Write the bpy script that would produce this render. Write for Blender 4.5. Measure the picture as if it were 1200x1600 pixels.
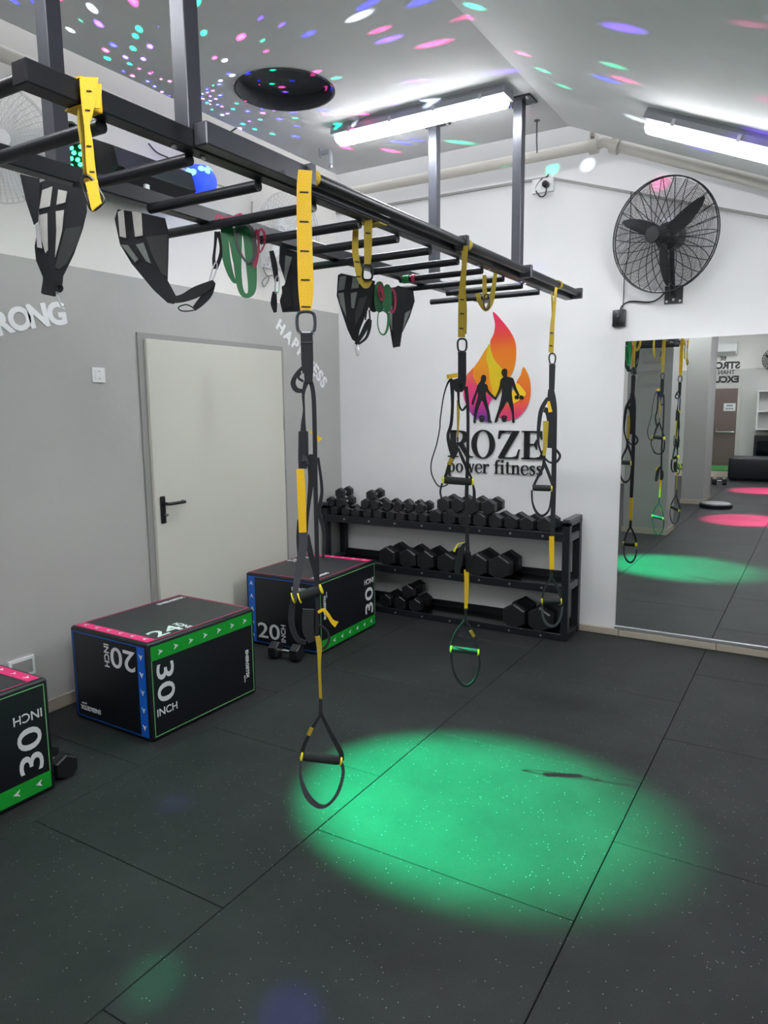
import bpy, bmesh, math, random
from mathutils import Vector, Matrix
random.seed(7)
for o in list(bpy.data.objects): bpy.data.objects.remove(o)
scene = bpy.context.scene
COL = scene.collection
V = Vector
# ------------------------------------------------------------------ camera
FPX, YAW, PITCH, ROLL, CAMH = 1134.3, .544338, .144786, -.01084, 1.62
CAM = V((0, 0, CAMH))
fw = V((-math.sin(YAW)*math.cos(PITCH), math.cos(YAW)*math.cos(PITCH), -math.sin(PITCH)))
r0 = V((math.cos(YAW), math.sin(YAW), 0)); u0 = r0.cross(fw)
rt = r0*math.cos(ROLL)+u0*math.sin(ROLL); up = u0*math.cos(ROLL)-r0*math.sin(ROLL)
cd = bpy.data.cameras.new('camera'); cam = bpy.data.objects.new('camera', cd); COL.objects.link(cam)
M = Matrix.Identity(4)
for i in range(3):
    M[i][0] = rt[i]; M[i][1] = up[i]; M[i][2] = -fw[i]; M[i][3] = CAM[i]
cam.matrix_world = M
cd.sensor_fit = 'HORIZONTAL'; cd.sensor_width = 36; cd.lens = FPX/1200*36; cd.clip_start = .02
scene.camera = cam
# ------------------------------------------------------------------ world and exposure
w = bpy.data.worlds.new('world'); scene.world = w; w.use_nodes = True
w.node_tree.nodes['Background'].inputs[0].default_value = (.95, .97, 1.0, 1)
w.node_tree.nodes['Background'].inputs[1].default_value = 1.6
scene.view_settings.view_transform = 'Standard'; scene.view_settings.look = 'None'
scene.view_settings.exposure = 0.04; scene.view_settings.gamma = 1; scene.view_settings.use_curve_mapping = False
TUBE_STRENGTH = 85.0
# ------------------------------------------------------------------ measuring helpers
def ray(px, py): return fw+rt*((px-600)/FPX)-up*((py-800)/FPX)
def onX(px, py, x): d = ray(px, py); return CAM+d*((x-CAM.x)/d.x)
def onY(px, py, y): d = ray(px, py); return CAM+d*((y-CAM.y)/d.y)
def onZ(px, py, z): d = ray(px, py); return CAM+d*((z-CAM.z)/d.z)
class Plane:
    """vertical plane through (x, y), facing a given horizontal direction; gives points and scale on it"""
    def __init__(s, x, y, n=None):
        s.o = V((x, y, 0)); s.n = V((CAM.x-x, CAM.y-y, 0)).normalized() if n is None else V(n).normalized()
        s.dep = (s.o-V((0, 0, 0))).dot(V((fw.x, fw.y, 0)).normalized())*math.cos(PITCH)
        s.k = s.dep/FPX
    def __call__(s, px, py, d=0.0):
        dr = ray(px, py); t = (s.o+s.n*d-CAM).dot(s.n)/dr.dot(s.n); return CAM+dr*t
# ------------------------------------------------------------------ materials
MATS = {}
def lin(c):
    return tuple(((x/255)/12.92 if x/255 <= .04045 else ((x/255+.055)/1.055)**2.4) for x in c)
def mat(name, rgb, rough=.5, metal=0., var=.08, scale=30., bump=0., spec=.5, coat=0., alpha=1.):
    if name in MATS: return MATS[name]
    m = bpy.data.materials.new(name); m.use_nodes = True; nt = m.node_tree; b = nt.nodes['Principled BSDF']
    c = lin(rgb)
    tc = nt.nodes.new('ShaderNodeTexCoord'); n = nt.nodes.new('ShaderNodeTexNoise')
    n.inputs['Scale'].default_value = scale; n.inputs['Detail'].default_value = 4
    nt.links.new(tc.outputs['Object'], n.inputs['Vector'])
    mx = nt.nodes.new('ShaderNodeMix'); mx.data_type = 'RGBA'
    mx.inputs[6].default_value = (*[x*(1-var) for x in c], 1); mx.inputs[7].default_value = (*[min(1, x*(1+var)) for x in c], 1)
    nt.links.new(n.outputs['Fac'], mx.inputs[0]); nt.links.new(mx.outputs[2], b.inputs['Base Color'])
    b.inputs['Roughness'].default_value = rough; b.inputs['Metallic'].default_value = metal
    b.inputs['Specular IOR Level'].default_value = spec; b.inputs['Coat Weight'].default_value = coat; b.inputs['Alpha'].default_value = alpha
    if bump:
        bp = nt.nodes.new('ShaderNodeBump'); bp.inputs['Strength'].default_value = bump; bp.inputs['Distance'].default_value = .01
        nt.links.new(n.outputs['Fac'], bp.inputs['Height']); nt.links.new(bp.outputs['Normal'], b.inputs['Normal'])
    MATS[name] = m; return m
def emis(name, rgb, s):
    if name in MATS: return MATS[name]
    m = bpy.data.materials.new(name); m.use_nodes = True; b = m.node_tree.nodes['Principled BSDF']
    b.inputs['Base Color'].default_value = (*lin(rgb), 1); b.inputs['Emission Color'].default_value = (*lin(rgb), 1); b.inputs['Emission Strength'].default_value = s
    MATS[name] = m; return m
def tube_mat():
    # prismatic diffuser: throws most of its light straight down, little from its sides
    m = bpy.data.materials.new('lit_fluorescent_diffuser'); m.use_nodes = True; nt = m.node_tree; b = nt.nodes['Principled BSDF']
    g = nt.nodes.new('ShaderNodeNewGeometry'); sp = nt.nodes.new('ShaderNodeSeparateXYZ'); nt.links.new(g.outputs['Normal'], sp.inputs[0])
    mr = nt.nodes.new('ShaderNodeMapRange'); mr.inputs[1].default_value = .15; mr.inputs[2].default_value = -.95; mr.inputs[3].default_value = TUBE_STRENGTH*.09; mr.inputs[4].default_value = TUBE_STRENGTH
    nt.links.new(sp.outputs['Z'], mr.inputs[0]); nt.links.new(mr.outputs[0], b.inputs['Emission Strength'])
    b.inputs['Emission Color'].default_value = (.96, .98, 1, 1); b.inputs['Base Color'].default_value = (.9, .9, .9, 1)
    return m
def wall_two_tone():
    m = bpy.data.materials.new('painted_wall_two_tone'); m.use_nodes = True; nt = m.node_tree; b = nt.nodes['Principled BSDF']
    g = nt.nodes.new('ShaderNodeNewGeometry'); s = nt.nodes.new('ShaderNodeSeparateXYZ'); nt.links.new(g.outputs['Position'], s.inputs[0])
    c = nt.nodes.new('ShaderNodeMath'); c.operation = 'GREATER_THAN'; c.inputs[1].default_value = 2.378; nt.links.new(s.outputs['Z'], c.inputs[0])
    n = nt.nodes.new('ShaderNodeTexNoise'); n.inputs['Scale'].default_value = 1.6; n.inputs['Detail'].default_value = 6; nt.links.new(g.outputs['Position'], n.inputs['Vector'])
    a = nt.nodes.new('ShaderNodeMix'); a.data_type = 'RGBA'; a.inputs[6].default_value = (*lin((170, 170, 167)), 1); a.inputs[7].default_value = (*lin((188, 188, 185)), 1)
    nt.links.new(n.outputs['Fac'], a.inputs[0])
    x = nt.nodes.new('ShaderNodeMix'); x.data_type = 'RGBA'; nt.links.new(c.outputs[0], x.inputs[0]); nt.links.new(a.outputs[2], x.inputs[6]); x.inputs[7].default_value = (*lin((236, 234, 230)), 1)
    nt.links.new(x.outputs[2], b.inputs['Base Color']); b.inputs['Roughness'].default_value = .7
    n2 = nt.nodes.new('ShaderNodeTexNoise'); n2.inputs['Scale'].default_value = 22; n2.inputs['Detail'].default_value = 5; nt.links.new(g.outputs['Position'], n2.inputs['Vector'])
    bp = nt.nodes.new('ShaderNodeBump'); bp.inputs['Strength'].default_value = .12; bp.inputs['Distance'].default_value = .01
    nt.links.new(n2.outputs['Fac'], bp.inputs['Height']); nt.links.new(bp.outputs['Normal'], b.inputs['Normal'])
    return m
def rubber_floor():
    m = bpy.data.materials.new('speckled_rubber'); m.use_nodes = True; nt = m.node_tree; b = nt.nodes['Principled BSDF']
    g = nt.nodes.new('ShaderNodeNewGeometry')
    n = nt.nodes.new('ShaderNodeTexNoise'); n.inputs['Scale'].default_value = 2.2; n.inputs['Detail'].default_value = 8; n.inputs['Roughness'].default_value = .65; nt.links.new(g.outputs['Position'], n.inputs['Vector'])
    r = nt.nodes.new('ShaderNodeValToRGB'); r.color_ramp.elements[0].position = .3; r.color_ramp.elements[0].color = (.0135, .0148, .016, 1); r.color_ramp.elements[1].position = .75; r.color_ramp.elements[1].color = (.030, .0318, .033, 1)
    nt.links.new(n.outputs['Fac'], r.inputs[0])
    v = nt.nodes.new('ShaderNodeTexVoronoi'); v.inputs['Scale'].default_value = 210; nt.links.new(g.outputs['Position'], v.inputs['Vector'])
    sp = nt.nodes.new('ShaderNodeSeparateColor'); nt.links.new(v.outputs['Color'], sp.inputs[0])
    a = nt.nodes.new('ShaderNodeMath'); a.operation = 'GREATER_THAN'; a.inputs[1].default_value = .99; nt.links.new(sp.outputs[0], a.inputs[0])
    d = nt.nodes.new('ShaderNodeMath'); d.operation = 'LESS_THAN'; d.inputs[1].default_value = .33; nt.links.new(v.outputs['Distance'], d.inputs[0])
    k = nt.nodes.new('ShaderNodeMath'); k.operation = 'MULTIPLY'; nt.links.new(a.outputs[0], k.inputs[0]); nt.links.new(d.outputs[0], k.inputs[1])
    x = nt.nodes.new('ShaderNodeMix'); x.data_type = 'RGBA'; nt.links.new(k.outputs[0], x.inputs[0]); x.inputs[7].default_value = (.35, .36, .36, 1)
    gn = nt.nodes.new('ShaderNodeTexNoise'); gn.inputs['Scale'].default_value = 330; gn.inputs['Detail'].default_value = 2; nt.links.new(g.outputs['Position'], gn.inputs['Vector'])
    gr = nt.nodes.new('ShaderNodeMapRange'); gr.inputs[1].default_value = .3; gr.inputs[2].default_value = .7; gr.inputs[3].default_value = .55; gr.inputs[4].default_value = 1.45; nt.links.new(gn.outputs['Fac'], gr.inputs[0])
    gm = nt.nodes.new('ShaderNodeMix'); gm.data_type = 'RGBA'; gm.blend_type = 'MULTIPLY'; gm.inputs[0].default_value = 1; nt.links.new(r.outputs[0], gm.inputs[6]); nt.links.new(gr.outputs[0], gm.inputs[7]); nt.links.new(gm.outputs[2], x.inputs[6])
    nt.links.new(x.outputs[2], b.inputs['Base Color']); b.inputs['Roughness'].default_value = .62; b.inputs['Specular IOR Level'].default_value = .3
    n2 = nt.nodes.new('ShaderNodeTexNoise'); n2.inputs['Scale'].default_value = 260; n2.inputs['Detail'].default_value = 3; nt.links.new(g.outputs['Position'], n2.inputs['Vector'])
    bp = nt.nodes.new('ShaderNodeBump'); bp.inputs['Strength'].default_value = .35; bp.inputs['Distance'].default_value = .004
    nt.links.new(n2.outputs['Fac'], bp.inputs['Height']); nt.links.new(bp.outputs['Normal'], b.inputs['Normal'])
    return m
def ramp_mat(name, lo, hi, stops):
    """printed colour gradient of the logo, along the wall height"""
    m = bpy.data.materials.new(name); m.use_nodes = True; nt = m.node_tree; b = nt.nodes['Principled BSDF']
    g = nt.nodes.new('ShaderNodeNewGeometry'); s = nt.nodes.new('ShaderNodeSeparateXYZ'); nt.links.new(g.outputs['Position'], s.inputs[0])
    mr = nt.nodes.new('ShaderNodeMapRange'); mr.inputs[1].default_value = lo; mr.inputs[2].default_value = hi; nt.links.new(s.outputs['Z'], mr.inputs[0])
    r = nt.nodes.new('ShaderNodeValToRGB'); e = r.color_ramp.elements
    while len(e) < len(stops): e.new(.5)
    for i, (p, c) in enumerate(stops): e[i].position = p; e[i].color = (*lin(c), 1)
    nt.links.new(mr.outputs[0], r.inputs[0]); nt.links.new(r.outputs[0], b.inputs['Base Color']); b.inputs['Roughness'].default_value = .4
    return m
WHITE = mat('white_wall_paint', (230, 230, 231), .65, var=.03, scale=5, bump=.06)
TWOTONE = wall_two_tone()
CEIL = mat('grey_plaster_ceiling', (230, 230, 231), .75, var=.05, scale=7, bump=.25)
RUBBER = rubber_floor()
SUB = mat('floor_joint_black', (16, 17, 18), .8)
STEEL = mat('black_powder_coat', (30, 32, 37), .38, metal=.2, var=.1, scale=60)
STEEL2 = mat('dark_grey_coat_with_glare', (66, 68, 75), .34, metal=.25, var=.12, scale=40)  # grey coat; its lifted tone also paints in glare on the rack end bars
BOLT = mat('bright_zinc', (190, 190, 195), .3, metal=.9)
CHROME = mat('chrome', (205, 205, 208), .18, metal=1.)
HEX = mat('black_rubber_hex', (28, 29, 32), .42, var=.15, scale=80, bump=.05)
WEB = mat('black_webbing', (30, 31, 36), .75, var=.2, scale=300, bump=.2)
WEBG = mat('grey_webbing', (70, 72, 78), .75, var=.15, scale=250, bump=.2)
YEL = mat('yellow_webbing', (236, 190, 20), .6, var=.12, scale=200, bump=.15)
YELD = mat('faded_yellow_webbing', (176, 152, 40), .7, var=.15, scale=200, bump=.15)
YRING = mat('bright_yellow_plastic', (240, 225, 30), .4)
FOAM = mat('black_foam_grip', (34, 35, 37), .8, var=.15, scale=200, bump=.2)
PATCH = mat('pale_grey_padding', (205, 203, 198), .7, var=.12, scale=40, bump=.3)
PATCHG = mat('grey_green_padding', (126, 132, 128), .75, var=.12, scale=40, bump=.3)
MESH = mat('dark_mesh_fabric', (62, 65, 64), .85, var=.25, scale=300)
GREENB = mat('green_latex', (18, 120, 66), .45, var=.08)
PINKB = mat('crimson_latex', (180, 40, 84), .45, var=.08)
GREYB = mat('grey_latex', (70, 72, 74), .5, var=.08)
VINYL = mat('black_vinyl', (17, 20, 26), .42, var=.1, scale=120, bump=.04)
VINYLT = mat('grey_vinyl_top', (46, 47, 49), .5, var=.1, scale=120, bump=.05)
PINK = mat('pink_print', (240, 40, 120), .45, var=.03); BLUE = mat('blue_print', (14, 98, 205), .45, var=.03); GREEN = mat('green_print', (16, 158, 46), .45, var=.03)
PALEG = mat('pale_green_print', (120, 190, 124), .5, var=.03)
PRINT = mat('white_print', (225, 227, 230), .5, var=.02)
LETTER = mat('white_wall_letter', (245, 246, 247), .5, var=.01)
BLACKL = mat('black_acrylic', (22, 23, 26), .3, var=.03)
BEIGE = mat('beige_tile', (176, 166, 152), .45, var=.1, scale=14)
DOORM = mat('grey_green_door_paint', (210, 210, 199), .45, var=.02, scale=3)
FRAMEM = mat('grey_door_frame', (150, 150, 147), .5, var=.03)
PLASTIC = mat('white_plastic', (236, 237, 238), .35, var=.02)
BLKP = mat('black_plastic', (20, 22, 25), .35, var=.06)
PIPE = mat('cream_painted_pipe', (206, 202, 194), .4, var=.05, scale=8)
HOUS = mat('grey_fixture_body', (150, 153, 160), .4, var=.04)
TUBE = tube_mat()
ALU = mat('aluminium', (190, 192, 195), .35, metal=.8)
WIREW = mat('white_fan_wire', (214, 214, 214), .4, var=.03)
WIREB = mat('black_fan_wire', (24, 25, 30), .4, var=.05)
BROWN = mat('brown_door_paint', (98, 84, 80), .5, var=.03)
TURF = mat('green_turf', (56, 120, 62), .9, var=.3, scale=150, bump=.5)
COLM = mat('grey_column_paint', (160, 161, 158), .65, var=.04, scale=3)
MIRR = bpy.data.materials.new('mirror_glass'); MIRR.use_nodes = True
_b = MIRR.node_tree.nodes['Principled BSDF']; _b.inputs['Base Color'].default_value = (.84, .86, .86, 1); _b.inputs['Metallic'].default_value = 1; _b.inputs['Roughness'].default_value = .0
# ------------------------------------------------------------------ mesh helpers
def link(name, me, m, parent=None):
    o = bpy.data.objects.new(name, me); COL.objects.link(o)
    if m is not None and not me.materials: me.materials.append(m)
    if parent is not None: o.parent = parent
    return o
def tag(o, label, cat, group=None):
    o['label'] = label; o['category'] = cat
    if group: o['group'] = group
    return o
def thing(name, label, cat, loc=(0, 0, 0), rz=0., group=None):
    o = bpy.data.objects.new(name, None); COL.objects.link(o); o.location = loc; o.rotation_euler = (0, 0, rz); o.empty_display_size = .1
    return tag(o, label, cat, group)
def struct(o): o['kind'] = 'structure'; return o
def catmull(pts, n=6, closed=False):
    if len(pts) < 3 or n <= 1: return [tuple(p) for p in pts]
    out = []; N = len(pts); rng = N if closed else N-1
    for i in range(rng):
        p = [pts[(i+k-1) % N] if closed else pts[min(max(i+k-1, 0), N-1)] for k in range(4)]
        for j in range(n):
            t = j/n
            out.append(tuple(.5*((2*b)+(c-a)*t+(2*a-5*b+4*c-d)*t*t+(-a+3*b-3*c+d)*t**3) for a, b, c, d in zip(*p)))
    if not closed: out.append(tuple(pts[-1]))
    return out
class MB:
    def __init__(s): s.bm = bmesh.new()
    def box(s, a, b, bev=0., seg=2):
        a = V(a); b = V(b); r = bmesh.ops.create_cube(s.bm, size=1.)
        vs = r['verts']
        for v in vs: v.co = V(((a.x+b.x)/2+v.co.x*(b.x-a.x), (a.y+b.y)/2+v.co.y*(b.y-a.y), (a.z+b.z)/2+v.co.z*(b.z-a.z)))
        if bev:
            es = list({e for v in vs for e in v.link_edges})
            bmesh.ops.bevel(s.bm, geom=es, offset=bev, segments=seg, profile=.5, affect='EDGES')
        return s
    def hexa(s, p):   # eight corners: four below, four above
        v = [s.bm.verts.new(V(q)) for q in p]
        for f in ((3, 2, 1, 0), (4, 5, 6, 7), (0, 1, 5, 4), (1, 2, 6, 5), (2, 3, 7, 6), (3, 0, 4, 7)): s.bm.faces.new([v[i] for i in f])
        return s
    def tube(s, pts, r, n=10, closed=False, sm=1):
        pts = [V(p) for p in (catmull(pts, sm, closed) if sm > 1 else pts)]; N = len(pts)
        rr = r if isinstance(r, (list, tuple)) else [r]*N
        rings = []; prev = None
        for i, p in enumerate(pts):
            if closed: t = pts[(i+1) % N]-pts[i-1]
            else: t = pts[min(i+1, N-1)]-pts[max(i-1, 0)]
            if t.length < 1e-9: t = V((0, 0, 1))
            t.normalize()
            if prev is None:
                a = V((0, 0, 1)) if abs(t.z) < .9 else V((1, 0, 0)); prev = t.cross(a).normalized()
            prev = (prev-t*prev.dot(t))
            prev = prev.normalized() if prev.length > 1e-6 else t.orthogonal().normalized()
            q = t.cross(prev)
            rings.append([s.bm.verts.new(p+(prev*math.cos(2*math.pi*k/n)+q*math.sin(2*math.pi*k/n))*rr[min(i, len(rr)-1)]) for k in range(n)])
        for i in range(N if closed else N-1):
            A = rings[i]; B = rings[(i+1) % N]
            for k in range(n): s.bm.faces.new((A[k], A[(k+1) % n], B[(k+1) % n], B[k]))
        if not closed: s.bm.faces.new(rings[0][::-1]); s.bm.faces.new(rings[-1])
        return s
    def poly(s, pts, d):      # flat outline with thickness vector d
        d = V(d); pts = [V(p) for p in pts]
        a = [s.bm.verts.new(p) for p in pts]; b = [s.bm.verts.new(p+d) for p in pts]; n = len(a)
        s.bm.faces.new(a); s.bm.faces.new(b[::-1])
        for i in range(n): s.bm.faces.new((a[i], b[i], b[(i+1) % n], a[(i+1) % n]))
        return s
    def strip(s, P, pts, d=0., t=.004, sm=5, closed=False):   # webbing of (x, y, width) along a plane
        q = catmull(pts, sm, closed); N = len(q); A = []
        n = P.n
        for i, (x, y, wd) in enumerate(q):
            if closed: a, b = q[i-1], q[(i+1) % N]
            else: a, b = q[max(i-1, 0)], q[min(i+1, N-1)]
            tx, ty = b[0]-a[0], b[1]-a[1]; L = math.hypot(tx, ty) or 1
            nx, ny = -ty/L, tx/L; h = max(wd, .8)/2
            l, r = P(x+nx*h, y+ny*h, d), P(x-nx*h, y-ny*h, d)
            A.append([s.bm.verts.new(c) for c in (l+n*t/2, r+n*t/2, r-n*t/2, l-n*t/2)])
        for i in range(N if closed else N-1):
            a, b = A[i], A[(i+1) % N]
            for k in range(4): s.bm.faces.new((a[k], a[(k+1) % 4], b[(k+1) % 4], b[k]))
        if not closed: s.bm.faces.new(A[0][::-1]); s.bm.faces.new(A[-1])
        return s
    def lathe(s, prof, o, ax, n=24, caps=True):   # profile of (radius, along)
        o = V(o); ax = V(ax).normalized(); a = ax.orthogonal().normalized(); b = ax.cross(a); R = []
        for r, h in prof: R.append([s.bm.verts.new(o+ax*h+(a*math.cos(2*math.pi*k/n)+b*math.sin(2*math.pi*k/n))*r) for k in range(n)])
        for i in range(len(R)-1):
            for k in range(n): s.bm.faces.new((R[i][k], R[i][(k+1) % n], R[i+1][(k+1) % n], R[i+1][k]))
        if caps: s.bm.faces.new(R[0][::-1]); s.bm.faces.new(R[-1])
        return s
    def build(s, name, m, parent=None, smooth=False):
        bmesh.ops.recalc_face_normals(s.bm, faces=s.bm.faces)
        me = bpy.data.meshes.new(name); s.bm.to_mesh(me); s.bm.free()
        if smooth:
            for p in me.polygons: p.use_smooth = True
            try: me.set_sharp_from_angle(angle=math.radians(40))
            except Exception: pass
        return link(name, me, m, parent)
_fc = {}
def glyph_mesh(txt, bold=.0, depth=.02):
    k = (txt, bold, depth)
    if k in _fc: return _fc[k]
    cu = bpy.data.curves.new('lettering', 'FONT'); cu.body = txt; cu.size = 1.; cu.offset = bold; cu.extrude = depth; cu.align_x = 'CENTER'; cu.align_y = 'CENTER'; cu.resolution_u = 4
    ob = bpy.data.objects.new('lettering', cu); COL.objects.link(ob)
    me = bpy.data.meshes.new_from_object(ob.evaluated_get(bpy.context.evaluated_depsgraph_get()))
    bpy.data.objects.remove(ob); _fc[k] = me
    return me
def place_text(name, txt, pos, right, upv, h, m, parent=None, bold=.02, depth=.004, squeeze=1.):
    """lettering standing on a surface; right/up are directions in the world (or the parent's space), h the cap height"""
    me0 = glyph_mesh(txt, bold, .02)
    me = me0.copy(); me.materials.clear(); me.materials.append(m)
    right = V(right).normalized(); upv = V(upv).normalized(); n = right.cross(upv)
    s = h/.70
    ys = [v.co.y for v in me.vertices]; xs = [v.co.x for v in me.vertices]; cy = (min(ys)+max(ys))/2; cx = (min(xs)+max(xs))/2
    for v in me.vertices:
        c = v.co; v.co = V(pos)+right*((c.x-cx)*s*squeeze)+upv*((c.y-cy)*s)+n*(c.z/.02*depth/2+depth/2)
    return link(name, me, m, parent)
# ------------------------------------------------------------------ the room
XL, YB, XR, YF, ZT = -3.5, 5.09, 2.6, -8.6, 3.9
ZC = 3.172; XC = -1.348; SL = .43; XE = -2.936; YE = 4.287
fl = struct(MB().box((XL-.1, YF-.1, -.12), (XR+.1, YB+.1, -.012)).build('floor', SUB))
TX, TY = 1.007, .985
tile = MB().box((.0015, .0015, -.02), (TX-.0015, TY-.0015, 0), .0018, 1).build('rubber_tile', RUBBER).data
bpy.data.objects.remove(bpy.data.objects['rubber_tile'])
for i in range(-3, 4):
    x = -.577+TX*(i-1)
    off = 2.09 if i % 2 == 0 else 2.583
    if i == -1: off = 1.573
    j = math.floor((YF-off)/TY)
    while off+j*TY < YB:
        x0, x1 = max(x, XL), min(x+TX, XR); y0, y1 = max(off+j*TY, YF), min(off+(j+1)*TY, YB)
        if x1-x0 > .02 and y1-y0 > .02:
            if x1-x0 > TX-.01 and y1-y0 > TY-.01:
                o = link('rubber_tile', tile, RUBBER, fl); o.location = (x0, y0, 0)
            else:
                MB().box((x0+.0015, y0+.0015, -.02), (x1-.0015, y1-.0015, 0), .0018, 1).build('rubber_tile', RUBBER, fl)
        j += 1
struct(MB().box((XL-.15, YF-.15, -.1), (XL, YB+.15, ZT)).build('wall_left', TWOTONE))
struct(MB().box((XL, YB, -.1), (XR+.15, YB+.15, ZT)).build('wall_back', WHITE))
struct(MB().box((XR, YF-.15, -.1), (XR+.15, YB, ZT)).build('wall_right', WHITE))
struct(MB().box((XL, YF-.15, -.1), (XR, YF, ZT)).build('wall_front', TWOTONE))
struct(MB().box((-2.95, YF-.15, ZT-.3), (XR+.15, 4.30, ZT)).build('ceiling_slab', WHITE))   # stops short: open roof edge added so sky light brightens the upper walls
# suspended ceiling: flat on the left with a round opening, folded down to the right
DC = V((-2.40, 3.06, ZC)); DR = .245
mb = MB(); bm = mb.bm
x0, x1, y0, y1 = XE, XC, YF+.3, YE
angs = sorted([2*math.pi*k/48 for k in range(48)]+[math.atan2(y-DC.y, x-DC.x) % (2*math.pi) for x in (x0, x1) for y in (y0, y1)])
inn, out = [], []
for a in angs:
    c, s_ = math.cos(a), math.sin(a); ts = []
    if c > 1e-9: ts.append((x1-DC.x)/c)
    if c < -1e-9: ts.append((x0-DC.x)/c)
    if s_ > 1e-9: ts.append((y1-DC.y)/s_)
    if s_ < -1e-9: ts.append((y0-DC.y)/s_)
    t = min(ts); inn.append(bm.verts.new((DC.x+c*DR, DC.y+s_*DR, ZC))); out.append(bm.verts.new((DC.x+c*t, DC.y+s_*t, ZC)))
n = len(angs)
for i in range(n): bm.faces.new((inn[i], out[i], out[(i+1) % n], inn[(i+1) % n]))
prof = [(XC, ZC)]+[(XC+dx, ZC-SL*dx) for dx in (2.0,)]+[(XR-.02, ZC-SL*2.0)]
for (xa, za), (xb, zb) in zip(prof, prof[1:]):
    bm.faces.new([bm.verts.new(p) for p in ((xa, y0, za), (xb, y0, zb), (xb, y1, zb), (xa, y1, za))])
bmesh.ops.remove_doubles(bm, verts=bm.verts, dist=1e-4)
bmesh.ops.recalc_face_normals(bm, faces=bm.faces)
ce = struct(mb.build('ceiling', CEIL))
md = ce.modifiers.new('thickness', 'SOLIDIFY'); md.thickness = .05; md.offset = 1
if sum(p.normal.z for p in ce.data.polygons) < 0: md.offset = -1
DUCT = mat('dark_duct_lining', (70, 72, 76), .9, var=.3, scale=90, bump=.3)
d = thing('duct_opening', 'round black duct opening in the grey ceiling above the monkey bars', 'duct', DC)
mb = MB(); 
for i in range(48):
    pass
mb.lathe([(DR+.004, -.003), (DR+.004, .26), (DR-.006, .26), (DR-.006, -.003), (DR+.004, -.003)], (0, 0, 0), (0, 0, 1), 48, caps=False).build('sleeve', DUCT, d, True)
MB().lathe([(DR, 0), (DR, .01)], (0, 0, .07), (0, 0, 1), 48).build('filter_pad', mat('grey_filter_felt', (96, 98, 102), .95, var=.25, scale=120, bump=.3, spec=.1), d)
# wall step line below the pipes
t = MB()
zl = 3.172; xa = -1.735; za = 3.160
t.hexa([(XL+.002, YB-.014, zl-.012), (xa, YB-.014, za-.012), (xa, YB, za-.012), (XL+.002, YB, zl-.012), (XL+.002, YB-.014, zl+.004), (xa, YB-.014, za+.004), (xa, YB, za+.004), (XL+.002, YB, zl+.004)])
xb = .6; zb = za-(xb-xa)*.326
t.hexa([(xa, YB-.014, za-.012), (xb, YB-.014, zb-.012), (xb, YB, zb-.012), (xa, YB, za-.012), (xa, YB-.014, za+.004), (xb, YB-.014, zb+.004), (xb, YB, zb+.004), (xa, YB, za+.004)])
struct(t.build('trim_1', FRAMEM))
# baseboards
bb = struct(MB().box((XL, YF, 0), (XL+.008, 3.0, .062)).box((XL, 4.36, 0), (XL+.008, YB, .062)).build('baseboard_left', mat('grout', (120, 116, 110), .8)))
for y in [YF+.005+.63*k for k in range(19)]:
    if y+.626 < 3.03: MB().box((XL+.004, y, .001), (XL+.016, min(y+.626, 3.02), .07), .002, 1).build('skirting_tile', BEIGE, bb)
bb = struct(MB().box((XL, YB-.008, 0), (XR, YB, .042)).build('baseboard_back', MATS['grout']))
for k in range(11):
    x = -1.148+.63*(k-4)
    a, b_ = max(x, XL+.02), min(x+.626, XR-.01)
    if b_-a > .05: MB().box((a, YB-.022, .001), (b_, YB-.004, .047), .002, 1).build('skirting_tile', BEIGE, bb)
# mirror
m_ = thing('wall_mirror', 'large frameless wall mirror beside the flame logo, above the beige skirting', 'mirror', (0, YB, 0))
MB().box((-1.176, -.012, .072), (1.62, -.001, 2.03)).build('glass', MIRR, m_)
MB().box((-1.18, -.022, .05), (1.62, -.001, .072), .002, 1).build('bottom_rail', ALU, m_)
# columns seen in the mirror
for nm, a, b_ in (('column', (-2.13, .27, 0), (-1.605, .77, ZT-.7)), ('column', (-1.94, -3.2, 0), (-1.60, -2.4, ZT-.7))):
    c = struct(MB().box(a, b_, .006, 1).build(nm, COLM))
    MB().box((a[0]-.012, a[1]-.012, 0), (b_[0]+.012, b_[1]+.012, .07), .002, 1).build('skirting_tile', BEIGE, c)
# door in the left wall
dr = struct(MB().box((XL, 2.99, 0), (XL+.012, 4.335, 2.065)).build('door_1', FRAMEM))
MB().box((XL+.008, 3.035, .004), (XL+.034, 4.292, 2.03), .003, 1).build('door_leaf', DOORM, dr)
P = lambda px, py, x=XL+.05: onX(px, py, x)
hd = MB(); c = P(257, 797)
hd.box((XL+.034, c.y-.02, c.z-.085), (XL+.044, c.y+.02, c.z+.085), .006, 2).build('handle_plate', BLKP, dr)
a = P(258, 787); b_ = P(289, 782, XL+.09)
MB().tube([(XL+.04, a.y, a.z), (XL+.085, a.y, a.z), (XL+.09, a.y+.02, a.z), (XL+.09, b_.y, a.z), (XL+.06, b_.y+.006, a.z)], .010, 10).build('handle', BLKP, dr, True)
MB().tube([(XL+.04, a.y+.004, a.z-.07), (XL+.07, a.y+.006, a.z-.07)], .006, 8).build('key', BOLT, dr)
for z in (.25, 1.05, 1.45): MB().tube([(XL+.035, 4.296, z), (XL+.035, 4.296, z+.1)], .007, 8).build('hinge', FRAMEM, dr)
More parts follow.
